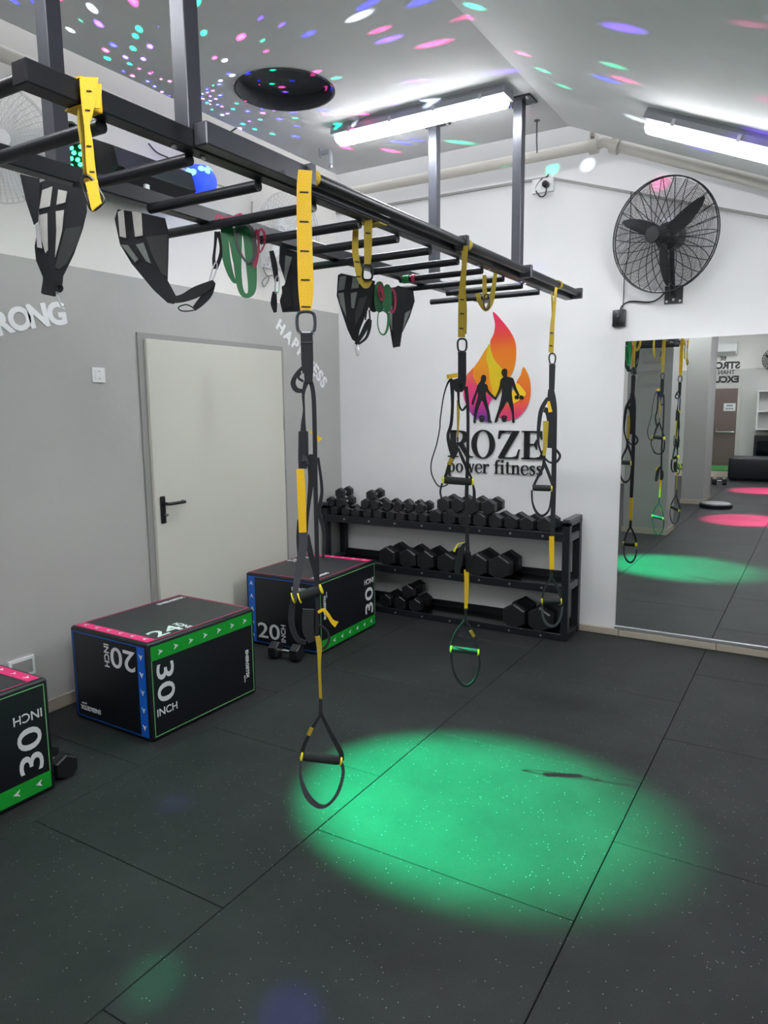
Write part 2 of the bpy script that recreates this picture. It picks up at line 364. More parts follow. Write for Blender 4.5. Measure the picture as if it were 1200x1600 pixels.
# ------------------------------------------------------------------ ceiling lights
def batten(a, b, label, nrm=(0, 0, -1), group='linear ceiling lights'):
    a = V(a); b = V(b); ax = (b-a).normalized(); nrm = V(nrm).normalized(); sd = ax.cross(nrm).normalized(); L = (b-a).length
    t = thing('ceiling_light', label, 'ceiling light', a, 0, group)
    def sec(pts, l0, l1, name, m):
        mb = MB(); A = [mb.bm.verts.new(ax*l0+sd*p[0]+nrm*p[1]) for p in pts]; B = [mb.bm.verts.new(ax*l1+sd*p[0]+nrm*p[1]) for p in pts]; n = len(pts)
        mb.bm.faces.new(A); mb.bm.faces.new(B[::-1])
        for i in range(n): mb.bm.faces.new((A[i], A[(i+1) % n], B[(i+1) % n], B[i]))
        return mb.build(name, m, t)
    sec([(-.055, 0), (.055, 0), (.066, .02), (.066, .046), (-.066, .046), (-.066, .02)], 0, L, 'housing', HOUS)
    df = sec([(-.055, .044), (.055, .044), (.052, .066), (.034, .084), (0, .09), (-.034, .084), (-.052, .066)], .012, L-.012, 'diffuser', TUBE)
    bvm = df.modifiers.new('rounded', 'BEVEL'); bvm.width = .018; bvm.segments = 3; bvm.limit_method = 'ANGLE'; bvm.angle_limit = math.radians(60)
    for k in range(4):
        for s in (-1, 1):
            l = L*(.12+.253*k); mb = MB()
            c = ax*l+sd*(s*.066)+nrm*.04
            mb.hexa([c+ax*x+sd*(s*y)+nrm*z for z in (-.014, .014) for x, y in ((-.008, -.002), (.008, -.002), (.008, .004), (-.008, .004))]).build('clip', BOLT, t)
    return t
batten((-2.475, 3.62, ZC), (-1.445, 3.62, ZC), 'lit linear ceiling light beside the hanging bar post')
nz = V((-SL, 0, -1)).normalized()
a = onY(1016, 192, 3.62); xa_ = a.x; zz = lambda x: ZC-SL*(x-XC)
batten((xa_, 3.62, zz(xa_)), (xa_+1.05, 3.62, zz(xa_+1.05)), 'lit linear ceiling light on the sloping ceiling above the black fan', nz)
for k, y in enumerate((.75, -2.1, -4.9, -7.3)):
    batten((-2.5, y, ZC), (-1.47, y, ZC), 'lit linear ceiling light on the flat ceiling behind the viewer, ' + ('first', 'second', 'third', 'fourth')[k] + ' from the duct opening', group='linear ceiling lights further back')
    batten((xa_, y, zz(xa_)), (xa_+1.05, y, zz(xa_+1.05)), 'lit linear ceiling light on the sloping ceiling behind the viewer, ' + ('first', 'second', 'third', 'fourth')[k] + ' from the black fan', nz, 'linear ceiling lights on the slope further back')
# ------------------------------------------------------------------ pipes under the ceiling edge
pb = [onY(x, y, 4.75) for x, y in ((600, 290), (687, 272), (810, 250), (928, 229))]
zp = sum(p.z for p in pb)/4
pr = [onY(x, y, 4.75) for x, y in ((962, 227), (1200, 288))]
p0 = V((pb[3].x, 4.75, zp)); p1 = pr[0]; sl = (pr[1].z-pr[0].z)/(pr[1].x-pr[0].x)
pt = thing('heating_pipe', 'cream painted pipe running under the ceiling along both walls with clamped elbow', 'pipe', (0, 0, 0))
MB().tube([(-3.26, -3, zp), (-3.26, 4.66, zp), (-3.25, 4.73, zp), (-3.18, 4.75, zp), (p0.x, 4.75, zp), ((p0.x+p1.x)/2, 4.75, zp+.012), (p1.x, p1.y, p1.z), (p1.x+1.9, 4.75, p1.z+1.9*sl)], .034, 16).build('pipe', PIPE, pt, True)
for c, ax in ((p0, V((1, 0, 0))), (p1, V((1, 0, sl)))):
    MB().lathe([(.036, -.025), (.05, -.025), (.05, .025), (.036, .025)], c, ax, 18).build('clamp', PIPE, pt, True)
    MB().box(c+V((-.012, -.05, .035)), c+V((.012, .01, .062))).build('clamp_lug', PIPE, pt)
for x, yy in ((-1.47, 4.2),):
    q_ = onZ(839, 188, ZC); MB().tube([(q_.x, q_.y, ZC+.01), (q_.x, q_.y, ZC-.10), (q_.x+.004, q_.y, ZC-.17)], .004, 8).build('hanger_rod', STEEL2, pt)
    MB().lathe([(.016, 0), (.016, .004)], (q_.x, q_.y, ZC-.004), (0, 0, 1), 12).build('hanger_cap', STEEL2, pt)
MB().tube([(-2.86, 3.5, ZC+.01), (-3.05, 3.5, zp+.09), (-3.26, 3.5, zp+.03)], .005, 8).build('hanger_rod', STEEL2, pt)
# sprinkler near the corner
s_ = onZ(512, 244, ZC-.05)
sp = thing('pipe_stub', 'short bent grey pipe stub hanging from the ceiling corner', 'pipe', (s_.x, s_.y, ZC))
MB().tube([(-.06, .0, -.03), (.0, 0, -.025), (.02, 0, -.04), (.022, 0, -.1)], .013, 10, sm=4).build('elbow', HOUS, sp, True)
MB().lathe([(.016, 0), (.016, .02)], (.022, 0, -.125), (0, 0, 1), 12).build('tip', BOLT, sp)
MB().box((-.06, -.012, -.045), (-.045, .012, 0.002)).build('hook', HOUS, sp)
# ------------------------------------------------------------------ monkey bar rig
RX0, RX1 = -1.482, -1.432       # right rail
LX0, LX1 = -1.985, -1.935       # left rail
RZ0, RZ1 = 2.279, 2.328
rig = thing('monkey_bar_rig', 'black steel monkey bar frame hanging from the ceiling on four posts', 'monkey bars', (0, 0, 0))
for x0, x1, y0, y1 in ((RX0, RX1, .985, 4.72), (LX0, LX1, .985, 4.55)):
    MB().box((x0, y0, RZ0), (x1, y1, RZ1), .003, 1).build('rail', STEEL, rig)
RUNG = []
for k in range(13):
    y = .925+.2738*k
    if k == 0: y = 1.012
    rz_ = 2.303 if k == 0 else 2.268
    RUNG.append(y)
    xl = LX0-.2 if k in (4, 7, 10, 12) else LX1-.004
    MB().tube([(xl, y, rz_), (RX0+.004, y, rz_)], .0165, 14).build('rung', STEEL, rig, True)
PO = [(-1.457, 1.455), (-1.960, 1.43), (-1.457, 3.80), (-1.960, 3.82)]
for x, y in PO:
    po = MB().box((x-.025, y-.025, RZ1-.004), (x+.025, y+.025, ZC-.004), .002, 1).build('post', STEEL2, rig)
    MB().box((x-.075, y-.06, ZC-.010), (x+.075, y+.06, ZC+.002), .002, 1).build('ceiling_plate', STEEL, po)
    for sx in (-1, 1):
        for sy in (-1, 1): MB().lathe([(.009, 0), (.009, .008)], (x+sx*.058, y+sy*.043, ZC-.018), (0, 0, 1), 6).build('bolt', BOLT, po)
MB().box((RX1, 1.445, RZ0+.004), (RX1+.045, 1.87, RZ1+.012), .003, 1).build('side_bar', STEEL2, rig)
PXc, PZc = -1.398, 2.316
for y0, y1 in ((1.87, 3.0), (3.0, 3.80), (3.80, 4.72)):
    MB().tube([(PXc, y0, PZc), (PXc, y1, PZc)], .019, 14).build('pull_up_bar', STEEL, rig, True)
for y in (1.878, 2.99, 3.79, 4.715):
    MB().box((RX1-.004, y-.012, 2.282), (PXc+.028, y+.012, 2.346), .003, 1).build('bar_bracket', STEEL2, rig)
for y0, y1 in ((1.9, 2.42), (3.05, 3.4)):
    MB().box((RX1-.001, y0, 2.284), (RX1+.006, y1, 2.31), .003, 1).build('stiffener_plate', STEEL2, rig)
for y in (1.40, 1.5, 3.3, 3.42, 3.86, 3.92):
    MB().lathe([(.008, 0), (.008, .007)], (RX0+.025, y, RZ0-.007), (0, 0, 1), 6).build('bolt', BOLT, rig)
# ------------------------------------------------------------------ suspension trainers
def carab(P, pts, r, m, name, parent, d=.0):
    return MB().tube([P(x, y, d) for x, y in pts], r*P.k, 8, closed=True, sm=4).build(name, m, parent, True)
def grip(P, a, b, r, parent, caps=(True, True), m=FOAM, d=.0):
    A, B = P(*a, d), P(*b, d); ax = (B-A); L = ax.length; g = MB().lathe([(r*P.k*.8, 0), (r*P.k, .008), (r*P.k, L-.008), (r*P.k*.8, L)], A, ax, 18).build('grip', m, parent, True)
    for f, c in ((0, caps[0]), (1, caps[1])):
        if c: MB().lathe([(r*P.k*.7, 0), (r*P.k*1.05, .002), (r*P.k*1.05, .007), (r*P.k*.7, .009)], A+ax*(f-.0)-ax.normalized()*(.008 if f == 0 else .001), ax, 18).build('grip_ring', YRING, g, True)
    return g
def strap(P, pts, m, name, parent, d=0., t=.004, closed=False, sm=5):
    return MB().strip(P, pts, d, t, sm, closed).build(name, m, parent)
def wrap(P, px, y, wd, m, parent, r=.024, cx=PXc, cz=PZc, sq=False):
    """webbing looped over the bar"""
    mb = MB(); n = 18; w2 = wd/2; R = []
    for k in range(n+1):
        a = math.pi*2*k/n
        R.append([mb.bm.verts.new((cx+math.cos(a)*rr, y+s*w2, cz+math.sin(a)*rr)) for rr, s in ((r, -1), (r, 1), (r-.003, 1), (r-.003, -1))])
    for a, b in zip(R, R[1:]):
        for k in range(4): mb.bm.faces.new((a[k], a[(k+1) % 4], b[(k+1) % 4], b[k]))
    return mb.build('bar_loop', m, parent, True)
def stitches(P, pts, parent, d, hw):
    for x, y, wd in pts: strap(P, [(x-hw, y, 2.), (x+hw, y+.6, 2.)], WEB, 'stitching', parent, d, .002)
# nearest hanging trainer
T = thing('suspension_trainer', 'yellow and black suspension trainer with low black handle hanging in front of the door', 'suspension trainer', (0, 0, 0), 0, 'suspension trainers on the bars')
A = Plane(-1.352, 1.80)
wrap(A, 475, 1.80+.10, .036, YEL, T)
ys = strap(A, [(477, 266, 22), (475, 300, 23), (476, 380, 24), (478, 450, 24), (478, 488, 17)], YEL, 'anchor_strap', T, .0)
stitches(A, [(475, 300, 0), (475, 346, 0), (476, 392, 0), (477, 437, 0), (478, 479, 0)], ys, .004, 7)
carab(A, [(469, 488), (487, 488), (492, 499), (489, 519), (468, 519), (464, 499)], 2.6, STEEL2, 'carabiner', T)
MB().tube([A(466, 520), A(491, 520)], 2.4*A.k, 8).build('buckle_bar', BOLT, T)
strap(A, [(479, 520, 19), (480, 560, 19), (481, 583, 17)], WEB, 'main_strap', T, .0, .007)
strap(A, [(480, 534, 19), (480, 536, 19)], WEBG, 'seam', T, .005, .003)
strap(A, [(482, 580, 15), (482, 598, 12)], WEB, 'equalizer_loop', T, .002, .008)
strap(A, [(475, 572, 5), (464, 584, 6), (458, 598, 8), (463, 609, 8), (474, 611, 6)], WEB, 'slack_loop', T, -.01)
strap(A, [(470, 582, 4), (466, 590, 4), (474, 596, 4)], WEB, 'slack_loop', T, -.006)
strap(A, [(479, 596, 8), (474, 615, 5), (475, 640, 3.4), (474, 660, 7), (474, 676, 10)], WEB, 'short_leg', T)
strap(A, [(485, 595, 7), (490, 620, 7), (492, 690, 7), (493, 760, 7), (495, 850, 7), (496, 920, 6), (495, 1002, 6)], WEB, 'long_leg', T, -.004)
strap(A, [(474, 674, 15), (474, 712, 16), (473, 732, 13)], WEB, 'adjuster_block', T, .004, .018)
strap(A, [(472, 716, 12), (478, 718, 6), (482, 726, 2)], STEEL2, 'cam_buckle', T, .014, .008)
strap(A, [(483, 673, 2.5), (492, 680, 4), (501, 688, 8)], YEL, 'pull_tab', T, -.008)
strap(A, [(469, 733, 12), (471, 770, 13), (473, 832, 12)], YEL, 'length_strap', T, .01)
strap(A, [(484, 710, 10), (486, 750, 9), (481, 800, 5), (478, 850, 3)], WEB, 'folded_strap', T, -.006)
strap(A, [(497, 715, 4), (503, 765, 5), (499, 800, 6), (507, 835, 5), (505, 872, 4)], WEB, 'loose_end', T, -.012)
strap(A, [(466, 812, 3), (465, 840, 4), (466, 868, 3)], WEB, 'folded_strap', T, -.004)
strap(A, [(474, 830, 14), (473, 858, 14), (467, 890, 12), (461, 925, 9), (459, 940, 9)], WEBG, 'handle_web', T, .006)
strap(A, [(479, 836, 9), (486, 868, 9), (493, 895, 8), (495, 925, 6)], WEB, 'handle_web', T, .002)
g = grip(A, (466, 933), (500, 921), 8, T, (False, True))
for x in (457, 467): MB().lathe([(9*A.k, 0), (9*A.k, .004)], A(x, 935, .006), A(500, 921)-A(466, 933), 18).build('grip_ring', YRING, g)
strap(A, [(458, 938, 9), (455, 965, 10), (458, 985, 9), (466, 1000, 8), (478, 1004, 7)], WEB, 'foot_cradle', T, .002)
strap(A, [(482, 952, 18), (481, 982, 18), (488, 1002, 12)], FOAM, 'foot_cradle_pad', T, .006, .012)
strap(A, [(497, 957, 4), (505, 953, 5), (512, 960, 5), (519, 971, 6), (526, 976, 10)], YEL, 'pull_tab', T, .01)
strap(A, [(498, 976, 3), (511, 985, 3), (514, 1000, 4), (506, 1013, 4), (496, 1012, 3)], WEB, 'slack_loop', T, .006)
strap(A, [(496, 994, 8), (499, 1012, 8), (499, 1040, 5), (501, 1092, 4.5)], YELD, 'length_strap', T, .008)
strap(A, [(501, 1090, 5), (501, 1120, 6)], WEB, 'handle_web', T, .008)
strap(A, [(501, 1116, 4), (487, 1140, 5), (475, 1165, 6), (471, 1182, 6)], WEB, 'handle_web', T, .004)
strap(A, [(502, 1116, 5), (517, 1146, 7), (532, 1175, 8), (534, 1188, 7)], WEB, 'handle_web', T, .004)
strap(A, [(487, 1137, 6), (482, 1149, 6)], YELD, 'care_label', T, .008)
grip(A, (473, 1181), (531, 1188), 8, T)
strap(A, [(470, 1190, 4), (470, 1215, 5), (480, 1243, 9), (497, 1259, 8), (513, 1257, 4), (528, 1238, 5), (536, 1210, 5), (534, 1192, 5)], WEBG, 'foot_cradle', T, .0)
# middle trainer with its two handles at different heights
T = thing('suspension_trainer', 'suspension trainer with handles at two heights hanging in front of the flame logo', 'suspension trainer', (0, 0, 0), 0, 'suspension trainers on the bars')
A = Plane(-1.345, 2.86)
wrap(A, 727, 3.03, .032, YELD, T)
ys = strap(A, [(728, 384, 8), (725, 420, 8), (722, 462, 11), (721, 527, 11)], YELD, 'anchor_strap', T)
stitches(A, [(722, 468, 0), (722, 490, 0), (721, 513, 0)], ys, .004, 3)
strap(A, [(723, 392, 4), (724, 430, 4), (727, 480, 5), (727, 522, 4)], YELD, 'anchor_strap', T, -.008)
carab(A, [(718, 530), (726, 530), (729, 536), (727, 548), (717, 548), (715, 536)], 1.5, BLKP, 'carabiner', T)
MB().tube([A(715, 550), A(728, 550)], 1.3*A.k, 8).build('buckle_bar', BOLT, T)
strap(A, [(722, 550, 13), (722, 590, 13), (720, 606, 13)], WEB, 'main_strap', T, 0, .007)
strap(A, [(698, 589, 7), (715, 586, 7)], YEL, 'pull_tab', T, .004)
strap(A, [(707, 592, 6), (700, 598, 3), (693, 620, 2), (688, 655, 2), (687, 670, 2), (682, 695, 2), (674, 722, 2), (675, 742, 2), (686, 760, 2), (700, 757, 1.6)], WEB, 'loose_end', T, -.01)
strap(A, [(706, 594, 7), (707, 630, 5), (705, 662, 5), (700, 680, 5), (703, 698, 6), (708, 714, 6)], WEB, 'short_leg', T)
strap(A, [(712, 592, 14), (717, 606, 16), (722, 600, 12)], WEB, 'adjuster_block', T, .008, .016)
strap(A, [(728, 604, 6), (731, 640, 5), (731, 700, 5), (729, 780, 6), (730, 840, 6), (731, 868, 7)], WEB, 'long_leg', T, .004)
strap(A, [(716, 604, 5), (717, 630, 3), (722, 641, 3), (729, 634, 4)], WEB, 'slack_loop', T, .006)
strap(A, [(715, 625, 3), (716, 648, 4.5), (715, 684, 2)], YELD, 'length_strap', T, .002)
strap(A, [(715, 683, 2.4), (715, 696, 2.4), (712, 706, 7), (703, 724, 6), (697, 742, 5), (692, 751, 4)], WEB, 'handle_web', T, .004)
strap(A, [(716, 700, 3), (722, 715, 5), (731, 735, 4), (738, 750, 3)], WEB, 'handle_web', T, .004)
strap(A, [(706, 716, 6), (701, 726, 6)], YELD, 'care_label', T, .008)
grip(A, (694, 750), (737, 753), 6, T)
strap(A, [(691, 755, 3), (688, 770, 3), (694, 788, 3), (706, 803, 5), (722, 806, 4), (738, 796, 5), (741, 772, 5), (739, 757, 3)], WEB, 'foot_cradle', T, -.004)
strap(A, [(727, 848, 4), (720, 862, 9), (716, 884, 10), (714, 897, 8)], WEB, 'foot_cradle', T, -.004, .012)
strap(A, [(731, 862, 8), (733, 880, 10), (731, 893, 7)], BLKP, 'adjuster_block', T, .008, .016)
strap(A, [(726, 848, 1.6), (716, 850, 1.6), (709, 862, 4)], YRING, 'pull_tab', T, .008)
strap(A, [(729, 890, 8), (729, 914, 7), (728, 952, 5)], YEL, 'length_strap', T, .004)
strap(A, [(728, 950, 4), (727, 972, 4)], WEB, 'handle_web', T, .004)
strap(A, [(726, 970, 3.4), (713, 988, 4), (705, 1008, 4)], WEB, 'handle_web', T, .002)
strap(A, [(728, 970, 3.4), (740, 990, 3), (747, 1014, 3)], WEB, 'handle_web', T, .002)
strap(A, [(735, 985, 5), (741, 995, 5)], YELD, 'care_label', T, .006)
grip(A, (706, 1014), (746, 1019), 5, T)
strap(A, [(705, 1020, 3), (707, 1040, 3), (714, 1060, 4), (728, 1072, 4), (742, 1062, 3.4), (749, 1040, 3.4), (748, 1022, 3)], WEB, 'foot_cradle', T)
# far trainer before the dumbbell rack end
T = thing('suspension_trainer', 'suspension trainer hanging before the right end of the dumbbell rack', 'suspension trainer', (0, 0, 0), 0, 'suspension trainers on the bars')
A = Plane(-1.345, 4.06)
wrap(A, 868, 4.32, .032, YELD, T)
ys = strap(A, [(869, 449, 4), (866, 480, 5), (863, 510, 7), (861, 551, 8)], YELD, 'anchor_strap', T)
stitches(A, [(862, 520, 0), (861, 540, 0)], ys, .004, 2.5)
strap(A, [(862, 458, 2.4), (864, 500, 4), (863, 530, 4)], YELD, 'anchor_strap', T, -.008)
carab(A, [(860, 553), (866, 553), (868, 559), (866, 568), (860, 568), (858, 559)], 1.2, BLKP, 'carabiner', T)
MB().tube([A(857, 569), A(868, 569)], 1.1*A.k, 8).build('buckle_bar', BOLT, T)
strap(A, [(863, 569, 10), (862, 609, 9)], WEB, 'main_strap', T, 0, .007)
strap(A, [(861, 608, 9), (862, 625, 14), (864, 645, 13), (866, 680, 8), (865, 760, 8), (863, 838, 7)], WEB, 'long_leg', T, .0, .008)
strap(A, [(856, 622, 6), (846, 640, 7), (842, 665, 6), (841, 690, 4), (845, 706, 3), (849, 716, 4)], WEB, 'short_leg', T, .004)
strap(A, [(850, 640, 8), (857, 645, 10), (860, 670, 8), (859, 700, 8)], WEB, 'folded_strap', T, .008, .01)
strap(A, [(857, 627, 4), (860, 644, 6)], YEL, 'pull_tab', T, .016)
strap(A, [(853, 658, 9), (852, 690, 7), (850, 712, 5)], YELD, 'length_strap', T, .012)
strap(A, [(868, 702, 4), (875, 712, 4), (869, 722, 4), (858, 722, 3), (850, 714, 3)], WEB, 'slack_loop', T, .008)
strap(A, [(850, 710, 5), (849, 728, 5), (839, 748, 4), (833, 761, 4)], WEB, 'handle_web', T, .006)
strap(A, [(850, 722, 5), (858, 742, 5), (864, 760, 4)], WEB, 'handle_web', T, .008)
grip(A, (832, 762), (861, 763), 5, T, (False, True))
strap(A, [(831, 766, 3), (832, 785, 3), (838, 800, 4), (847, 806, 4), (857, 798, 3), (861, 780, 3), (862, 768, 3)], WEB, 'foot_cradle', T, .004)
strap(A, [(862, 838, 8), (862, 890, 7)], YEL, 'length_strap', T, .006)
strap(A, [(862, 888, 5), (861, 906, 6)], WEB, 'handle_web', T, .004)
strap(A, [(860, 904, 4), (851, 920, 3), (847, 936, 3)], WEB, 'handle_web', T, .004)
strap(A, [(863, 904, 4), (873, 922, 4), (877, 937, 3)], WEB, 'handle_web', T, .004)
grip(A, (848, 939), (876, 939), 5, T)
strap(A, [(847, 944, 3), (848, 962, 3), (855, 975, 4), (866, 978, 4), (875, 967, 3.4), (879, 948, 3)], WEBG, 'foot_cradle', T)
# yellow anchor slings without trainers
T = thing('anchor_sling', 'wide bright yellow webbing sling twisted around the near end of the rail', 'strap', (0, 0, 0), 0, 'yellow anchor slings')
A = Plane(-1.405, 1.135)
strap(A, [(139, 121, 30), (138, 150, 24), (137, 178, 16), (136, 196, 9), (139, 222, 12), (142, 262, 14), (148, 300, 13), (152, 318, 14)], YEL, 'webbing', T, .02)
strap(A, [(151, 132, 16), (151, 150, 15), (149, 169, 15)], YEL, 'webbing', T, .014)
strap(A, [(126, 170, 9), (126, 195, 10), (131, 230, 10), (135, 262, 12), (138, 284, 14)], YELD, 'webbing', T, -.004)
mb = MB(); y = 1.13
for a_, b_ in (((RX0-.004, RZ1+.004), (RX1+.006, RZ1+.004)), ((RX1+.004, RZ0-.004), (RX0-.004, RZ0-.004))):
    mb.box((min(a_[0], b_[0]), y-.02, a_[1]-.002), (max(a_[0], b_[0]), y+.032, a_[1]+.002))
mb.box((RX1+.003, y-.02, RZ0-.004), (RX1+.006, y+.032, RZ1+.004)).build('rail_wrap', YEL, T)
strap(A, [(143, 284, 20), (146, 300, 18), (150, 320, 18), (152, 324, 20)], YEL, 'webbing', T, .03, .01)
stitches(A, [(139, 142, 0), (137, 172, 0), (139, 228, 0), (144, 268, 0)], T, .024, 4)
carab(A, [(127, 282), (140, 276), (157, 300), (162, 314), (146, 328), (138, 318)], 2.4, BLKP, 'carabiner', T, .026)
T = thing('anchor_sling', 'long yellow webbing sling folded over the rail between two bar brackets', 'strap', (0, 0, 0), 0, 'yellow anchor slings')
A = Plane(-1.405, 2.36)
ys = strap(A, [(575, 328, 13), (575, 360, 13), (575, 395, 12), (574, 413, 10)], YELD, 'webbing', T, .03)
stitches(A, [(575, 341, 0), (575, 364, 0)], ys, .034, 4)
ys = strap(A, [(556, 352, 9), (555, 390, 10), (558, 412, 10), (562, 430, 11), (566, 442, 10)], YELD, 'webbing', T, -.05)
stitches(A, [(558, 409, 0), (560, 432, 0)], ys, -.046, 3.5)
carab(A, [(570, 414), (579, 414), (582, 424), (580, 436), (568, 436), (567, 424)], 1.6, BLKP, 'carabiner', T, .02)
strap(A, [(566, 441, 9), (572, 446, 10), (578, 438, 8)], YELD, 'webbing', T, .0, .012)
mb = MB()
mb.box((RX0-.004, 2.34, RZ0-.006), (RX1+.01, 2.39, RZ0-.001)).box((RX0-.01, 2.33, RZ0-.006), (RX0-.004, 2.38, RZ1+.006)).box((RX0-.01, 2.34, RZ1+.003), (RX1+.004, 2.39, RZ1+.008)).build('rail_wrap', YELD, T)
T = thing('anchor_sling', 'short frayed yellow sling looped below the rail near the white wall', 'strap', (0, 0, 0), 0, 'yellow anchor slings')
A = Plane(-1.43, 3.42)
strap(A, [(774, 427, 6), (771, 450, 7), (767, 472, 8), (759, 484, 6), (750, 472, 7), (746, 458, 8)], YELD, 'webbing', T, .0)
strap(A, [(757, 430, 6), (757, 448, 7), (758, 466, 7)], YELD, 'webbing', T, -.02)
carab(A, [(757, 462), (764, 462), (764, 480), (757, 482)], 1.0, BLKP, 'carabiner', T, .006)
# ------------------------------------------------------------------ abdominal slings on the left rail
def sheet(P, pts, m, name, parent, d=0., t=.006): return MB().poly([P(x, y, d) for x, y in pts], P.n*-t).build(name, m, parent)
def sling(label, x, y):
    return thing('ab_sling', label, 'ab sling', (0, 0, 0), 0, 'padded ab slings on the left rail'), Plane(x, y)
T, A = sling('padded ab sling with four pale patches hanging straight by its silver carabiner', -1.925, 1.345)
sheet(A, [(60, 286), (72, 281), (106, 290), (134, 296), (136, 330), (130, 355), (116, 395), (99, 430), (97, 450), (86, 462), (66, 458), (67, 432), (56, 405), (54, 385), (61, 345)], WEB, 'body', T, 0, .02)
for p in ([(66, 297), (82, 291), (78, 322), (61, 326)], [(91, 296), (105, 299), (102, 316), (88, 320)], [(61, 336), (74, 333), (75, 390), (71, 396), (62, 365)], [(87, 330), (100, 328), (97, 360), (91, 385), (86, 402), (88, 360)]): sheet(A, p, PATCH, 'pad', T, .006, .006)
sheet(A, [(102, 357), (128, 353), (122, 378), (104, 412), (92, 421), (86, 418), (92, 392)], MESH, 'mesh_panel', T, .005, .005)
sheet(A, [(68, 430), (89, 434), (87, 461), (64, 457)], FOAM, 'cuff', T, .012, .012)
sheet(A, [(31, 272), (62, 279), (60, 345), (53, 351), (40, 312)], WEB, 'strap', T, .012, .008)
sheet(A, [(55, 351), (61, 349), (66, 388), (58, 386)], ALU, 'buckle', T, .016, .006)
carab(A, [(89, 447), (95, 445), (98, 451), (94, 456), (89, 455)], 1.2, BLKP, 'ring', T, .012)
carab(A, [(88, 458), (92, 458), (102, 476), (99, 479), (95, 477)], 1.1, ALU, 'carabiner', T, .012)
T, A = sling('padded ab sling hooked up at both ends in a wide curve beside the green bands', -1.925, 1.73)
sheet(A, [(179, 342), (184, 327), (224, 333), (258, 341), (264, 365), (263, 410), (262, 438), (277, 466), (272, 474), (262, 472), (240, 452), (205, 410), (187, 380)], WEB, 'body', T, 0, .02)
for p in ([(184, 331), (193, 327), (197, 372), (187, 369)], [(206, 330), (221, 333), (223, 368), (211, 370)]): sheet(A, p, PATCH, 'pad', T, .006, .006)
for p in ([(189, 382), (200, 383), (216, 405), (211, 410)], [(212, 382), (224, 379), (236, 412), (228, 408)]): sheet(A, p, PATCHG, 'pad', T, .006, .006)
sheet(A, [(228, 370), (262, 366), (261, 432), (252, 428), (236, 395)], MESH, 'mesh_panel', T, .005, .005)
strap(A, [(266, 469, 9), (285, 466, 12), (305, 457, 17), (325, 447, 13), (334, 440, 6)], FOAM, 'cuff', T, .01, .014)
strap(A, [(303, 483, 7), (314, 472, 12), (326, 458, 13), (334, 442, 6)], WEB, 'cuff', T, .0, .012)
carab(A, [(279, 480), (292, 476), (304, 484), (285, 486)], 1.0, BLKP, 'ring', T, .008)
carab(A, [(327, 439), (331, 440), (338, 422), (339, 412), (335, 413)], 1.0, ALU, 'carabiner', T, .008)
strap(A, [(336, 420, 6), (334, 405, 5), (336, 385, 4), (338, 362, 6)], WEB, 'strap', T, .004)
strap(A, [(337, 420, 6), (344, 402, 6), (345, 385, 4), (341, 362, 6)], WEB, 'strap', T, .0)
T, A = sling('folded dark ab sling hanging behind the wide yellow strap', -1.925, 2.60)
sheet(A, [(437, 384), (476, 398), (486, 430), (485, 485), (441, 487), (437, 470), (446, 440), (436, 410)], WEB, 'body', T, 0, .024)
sheet(A, [(446, 399), (456, 402), (446, 440), (444, 430)], PATCHG, 'pad', T, .006, .006)
sheet(A, [(440, 448), (452, 440), (456, 480), (443, 482)], FOAM, 'cuff', T, .01, .01)
strap(A, [(424, 392, 7), (429, 415, 9), (432, 440, 6)], WEB, 'strap', T, .01)
carab(A, [(431, 434), (436, 434), (436, 452), (430, 458)], 1.0, ALU, 'carabiner', T, .014)
strap(A, [(429, 456, 6), (428, 474, 10), (430, 488, 5)], FOAM, 'handle_pad', T, .01, .012)
T, A = sling('grey padded ab sling hanging point down beside the coiled bands', -1.925, 3.13)
sheet(A, [(528, 430), (533, 427), (560, 433), (586, 439), (580, 470), (570, 495), (562, 515), (558, 536), (550, 530), (543, 515), (534, 488), (526, 462)], WEB, 'body', T, 0, .02)
for p in ([(531, 432), (541, 431), (538, 452), (528, 454)], [(551, 433), (562, 436), (560, 450), (549, 451)], [(528, 458), (537, 457), (541, 495), (532, 475)], [(548, 458), (558, 456), (553, 482), (549, 480)]): sheet(A, p, PATCHG, 'pad', T, .006, .006)
sheet(A, [(562, 466), (574, 462), (564, 492), (555, 508), (555, 490)], MESH, 'mesh_panel', T, .005, .005)
strap(A, [(556, 538, 5), (566, 522, 7), (574, 506, 8), (578, 499, 5)], FOAM, 'cuff', T, .012, .01)
strap(A, [(560, 538, 3), (572, 528, 4), (577, 514, 5), (579, 500, 4)], WEB, 'cuff', T, .004)
strap(A, [(571, 500, 2.4), (573, 482, 2.4)], WEB, 'strap', T, .004); strap(A, [(578, 500, 2.4), (577, 484, 2.4)], WEB, 'strap', T, .004)
carab(A, [(555, 541), (558, 540), (561, 552), (559, 556), (557, 554)], .8, ALU, 'carabiner', T, .008)
T, A = sling('dark ab sling with grey edges hanging before the white wall under the last bars', -1.925, 3.62)
sheet(A, [(612, 452), (622, 446), (646, 455), (648, 470), (640, 495), (628, 520), (625, 541), (614, 543), (611, 525), (607, 500)], WEB, 'body', T, 0, .02)
for p in ([(608, 480), (613, 478), (613, 518), (610, 508)], [(633, 489), (642, 484), (629, 516)]): sheet(A, p, PATCHG, 'pad', T, .006, .006)
strap(A, [(618, 452, 9), (619, 490, 9), (619, 524, 8)], FOAM, 'strap', T, .006, .006)
sheet(A, [(615, 522), (625, 523), (624, 540), (614, 542)], FOAM, 'cuff', T, .012, .012)
